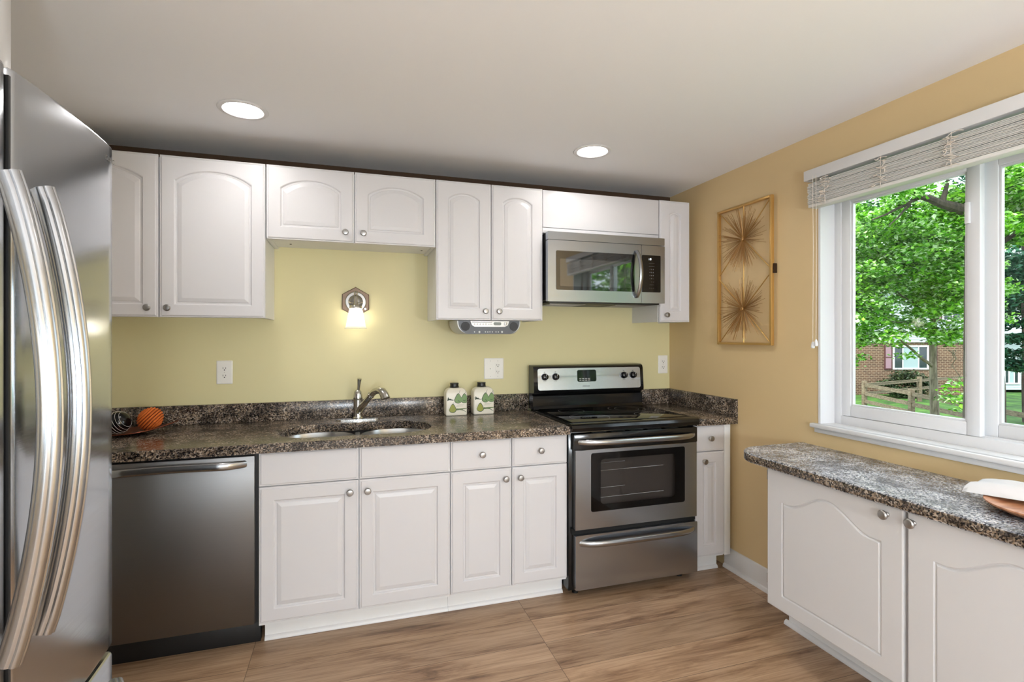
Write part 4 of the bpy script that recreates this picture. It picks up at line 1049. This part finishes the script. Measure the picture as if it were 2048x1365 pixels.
# trees
def bark(name, c1_, c2__):
    m = mat(name, c1_, .9); mp = coords(m, (1, 1, .25)); n_ = nd(m, 'ShaderNodeTexNoise', i_Scale=18, i_Detail=6); lk(m, mp, 0, n_, 'Vector')
    r_ = ramp(m, [(.3, c1_), (.7, c2__)]); lk(m, n_, 'Fac', r_, 'Fac'); lk(m, r_, 0, P(m), 'Base Color'); bump(m, n_, 'Fac', .6, .02); return m
M_bark = bark('grey_bark', (74, 64, 52), (138, 126, 108)); M_bark2 = bark('dark_bark', (42, 34, 30), (84, 72, 62))
def leafmat(name, stops, tl=.45):
    m = mat(name, stops[1][1], .45); g_ = nd(m, 'ShaderNodeNewGeometry'); r_ = ramp(m, stops); lk(m, g_, 'Random Per Island', r_, 'Fac'); lk(m, r_, 0, P(m), 'Base Color')
    t_ = nd(m, 'ShaderNodeBsdfTranslucent'); lk(m, r_, 0, t_, 0); mx = nd(m, 'ShaderNodeMixShader'); mx.inputs[0].default_value = tl
    nt = m.node_tree; lk(m, P(m), 0, mx, 1); lk(m, t_, 0, mx, 2); nt.links.new(mx.outputs[0], nt.nodes['Material Output'].inputs[0]); return m
M_lf = leafmat('bright_maple_leaves', [(0, (26,66,12)), (.3, (88,160,26)), (.7, (162,222,66)), (1, (240,250,220))], .25)  # palest and darkest leaves put glints and shaded gaps into colour
M_lf2 = leafmat('dark_green_leaves', [(0, (28,66,30)), (.5, (52,104,44)), (1, (96,150,72))])  # darker green for the tree line behind the houses
M_lf3 = leafmat('evergreen_leaves', [(0, (18,50,38)), (.5, (34,84,60)), (1, (70,124,92))], .2)
M_lf4 = leafmat('bush_leaves', [(0, (22,36,20)), (.5, (44,64,34)), (1, (80,96,56))], .15)
def leaves(blobs, n, size, m, parent, name='foliage', flat_=.55):
    """blobs: (centre, (rx,ry,rz), weight)"""
    tot = sum(b_[2] for b_ in blobs); V_, F_ = [], []; o_ = ROOT[parent.name]
    for c, rad, wt in blobs:
        for _ in range(int(n*wt/tot)):
            while True:
                q = Vector((random.uniform(-1, 1), random.uniform(-1, 1), random.uniform(-1, 1)))
                if q.length < 1: break
            q *= .55+.45*random.random()
            p = c + RX*q.x*rad[0] + RF*q.y*rad[1] + UPZ*q.z*rad[2] - o_
            nrm = Vector((random.gauss(0, flat_), random.gauss(0, flat_), 1)).normalized()
            a = nrm.orthogonal().normalized(); a.rotate(Matrix.Rotation(random.random()*2*PI, 3, nrm)); b_ = nrm.cross(a)
            s_ = size*random.uniform(.6, 1.25); i0 = len(V_)
            V_ += [p-a*s_*.5, p-a*s_*.1+b_*s_*.34+nrm*s_*.12, p+a*s_*.6, p-a*s_*.1-b_*s_*.34+nrm*s_*.12]
            F_ += [(i0, i0+2, i0+1), (i0, i0+3, i0+2)]
    me = bpy.data.meshes.new(name); me.from_pydata([tuple(v) for v in V_], [], F_); me.materials.append(m); me.update()
    o = bpy.data.objects.new(name, me); COL.objects.link(o); o.parent = parent; ROOT[o.name] = o_; return o
def limb(mb, p, q, r0, r1, wob=.06, n=7):
    p, q = Vector(p), Vector(q); L_ = (q-p).length; pts = []; rs = []
    for k in range(n+1):
        a = k/n; pts.append(p.lerp(q, a)+Vector((random.uniform(-1, 1), random.uniform(-1, 1), random.uniform(-1, 1)))*wob*L_*.25*math.sin(PI*a)); rs.append(r0+(r1-r0)*a)
    mb.tube(pts, rs, 8); return pts
# near maple with the slim trunk
d = 13.0
t = thing('maple_tree', at(1872, 899, d), 'slim bright green maple right outside the left window pane', 'tree')
mb = MB()
limb(mb, at(1872, 902, d), at(1867, 760, d), .105, .088, .02); limb(mb, at(1867, 760, d), at(1866, 560, d), .088, .055, .05); limb(mb, at(1866, 560, d), at(1850, 400, d), .055, .02, .1)
limb(mb, at(1866, 735, d), at(1800, 680, d-.6), .045, .02, .05); limb(mb, at(1866, 640, d), at(1760, 560, d-1), .03, .012); limb(mb, at(1866, 600, d), at(1930, 520, d-.5), .03, .012); limb(mb, at(1867, 650, d), at(1740, 640, d-1), .02, .01)
for _ in range(26):
    a = at(random.uniform(1750, 1960), random.uniform(430, 640), d+random.uniform(-1, 1)); limb(mb, a, a+Vector((random.uniform(-1, 1), random.uniform(-1, 1), random.uniform(-.1, .6))), .012, .004, .2, 4)
for px, py in ((1930, 830), (1900, 745), (1915, 740)): limb(mb, at(1895+random.uniform(-5, 25), 700, d-1), at(px, py-20, d-1), .010, .004, .3)
mb.build('trunk', M_bark, t)
bl = []
for _ in range(46):
    px, py = random.uniform(1690, 1935), random.uniform(600, 684)
    if 1790 < px < 1850 and py > 650: continue
    bl.append((at(px, py, d+random.uniform(-2, .5)), (.42, .45, .16), .3))
for _ in range(150):
    px = random.uniform(1610, 2010); py = random.uniform(430, 640)
    if py > 600 and 1775 < px < 1900: continue
    if 1990 < px: py -= 60
    bl.append((at(px, py, d+random.uniform(-2.0, 1.2)), (.75, .75, .26), 1))
for px, py in ((1640, 680), (1705, 660), (1720, 690), (1712, 715), (1740, 655), (1700, 735), (1770, 668), (1790, 690), (1812, 712), (1830, 665), (1765, 640), (1690, 640), (1905, 640), (1920, 670), (1900, 600), (1668, 720)):
    bl.append((at(px, py, d+random.uniform(-1.5, 0)), (.36, .4, .13), .16))
for px, py in ((1905, 770), (1925, 765), (1890, 800), (1915, 805), (1932, 795), (1900, 785), (1925, 820)):
    bl.append((at(px, py, 10), (.22, .25, .11), .06))
leaves(bl, 62000, .105, M_lf, t)
# large old tree: its limbs cross the top of the view, its root flare low right
t = thing('maple_tree', at(1975, 990, 9.5), 'large dark-limbed tree behind the window mullion', 'tree')
mb = MB()
limb(mb, at(1972, 1000, 9.5), at(1966, 700, 9.5), .34, .28, .02); limb(mb, at(1966, 700, 9.5), at(1962, 440, 9.3), .28, .22, .02); limb(mb, at(1962, 440, 9.3), at(1990, 150, 9.0), .22, .15, .03)
limb(mb, at(1950, 850, 9.5), at(1905, 860, 9.4), .2, .10, .02)
limb(mb, at(1962, 430, 9.3), at(1884, 408, 9.0), .13, .075, .02); limb(mb, at(1884, 408, 9.0), at(1830, 388, 8.8), .07, .05, .05); limb(mb, at(1830, 388, 8.8), at(1760, 360, 8.6), .045, .025, .05)
limb(mb, at(1835, 398, 8.9), at(1745, 440, 8.5), .03, .012); limb(mb, at(1820, 410, 8.9), at(1778, 452, 8.5), .022, .008); limb(mb, at(1790, 372, 8.7), at(1700, 412, 8.3), .03, .014); limb(mb, at(1884, 408, 9), at(1896, 360, 9), .05, .03)
limb(mb, at(1980, 340, 9.2), at(2090, 300, 8.6), .08, .04); limb(mb, at(1975, 500, 9.3), at(2100, 430, 9), .06, .02)
mb.build('trunk', M_bark2, t)
bl = []
for _ in range(26): bl.append((at(random.uniform(1690, 2120), random.uniform(250, 400), 9.2+random.uniform(-.8, 1.2)), (.6, .6, .22), .5))
for _ in range(26): bl.append((at(random.uniform(1985, 2180), random.uniform(320, 520), 9.2+random.uniform(-.8, 1.2)), (.5, .5, .22), .6))
for _ in range(12): bl.append((at(random.uniform(1700, 1860), random.uniform(392, 440), 11), (.32, .35, .10), .12))
for _ in range(8): bl.append((at(random.uniform(1870, 1940), random.uniform(395, 460), 9.4), (.35, .35, .18), .4))
leaves(bl, 34000, .09, M_lf, t)
# dark evergreen mass behind the right pane
t = thing('evergreen_tree', at(2060, 830, 17), 'dark blue-green evergreen seen through the right window pane', 'tree')
mb = MB(); limb(mb, at(2062, 845, 17), at(2050, 300, 17), .22, .08, .02); mb.build('trunk', M_bark2, t)
bl = [(at(random.uniform(1960, 2190), random.uniform(330, 640), 17+random.uniform(-2, 2)), (1.2, 1.2, .5), 1) for _ in range(50)]
bl += [(at(random.uniform(1995, 2100), random.uniform(640, 740), 16), (.5, .5, .2), .25) for _ in range(12)]
leaves(bl, 40000, .15, M_lf3, t)
# tree line behind the houses
def bigtree(c0, dd, h, wd, label, m=M_lf2, n=6000):
    t = thing('background_tree', out(c0, dd, GZ), label, 'tree', 'trees behind the houses')
    mb = MB(); limb(mb, out(c0, dd, GZ), out(c0, dd, GZ+h*.8), .3, .1, .02); mb.build('trunk', M_bark2, t)
    bl = []
    for _ in range(26):
        a = random.random()*2*PI; rr = random.random()**.5*wd; bl.append((out(c0+rr*math.cos(a), dd+rr*math.sin(a)*.6, GZ+h*random.uniform(.35, 1)), (1.8, 1.8, .9), 1))
    leaves(bl, n, .32, m, t)
bigtree(15, 41, 15, 3.6, 'broad tree rising behind the left part of the brick house')
bigtree(27, 42, 17, 3.6, 'broad tree rising behind the brick house roof, right part', n=8000)
bigtree(39, 41, 17, 3.6, 'broad tree behind the white clapboard house')
for cx_, dd, l in ((9.0, -2.5, 'leafy side-yard tree seen reflected in the microwave glass, nearer one'), (8.3, -5.4, 'leafy side-yard tree seen reflected in the microwave glass, middle one'), (14.5, -8.0, 'leafy side-yard tree seen reflected in the microwave glass, farther one'), (8.5, -11.5, 'leafy side-yard tree at the far end of the yard')):
    t = thing('yard_tree', out(cx_, dd, GZ), l, 'tree', 'side yard trees')
    mb = MB(); limb(mb, out(cx_, dd, GZ), out(cx_, dd, GZ+5), .16, .05, .03); mb.build('trunk', M_bark, t)
    leaves([(out(cx_+random.uniform(-1.6, 1.6), dd+random.uniform(-1.6, 1.6), GZ+random.uniform(1.8, 6.4)), (.9, .9, .5), 1) for _ in range(34)], 9000, .2, M_lf, t)
# shrubs at the house wall
t = thing('shrub', at(1810, 790, 24), 'dark evergreen shrub under the brick house window', 'shrub')
mb = MB(); limb(mb, out((1810-1024)/1030*24, 24, GZ), out((1810-1024)/1030*24, 24, GZ+.9), .06, .02); mb.build('stem', M_bark2, t)
leaves([(at(1812, 758, 24), (.95, .6, .5), 1), (at(1845, 768, 24), (.7, .5, .4), .6), (at(1775, 770, 24), (.6, .5, .3), .4), (at(1815, 785, 23.6), (1.3, .5, .3), .6)], 5000, .11, M_lf4, t)
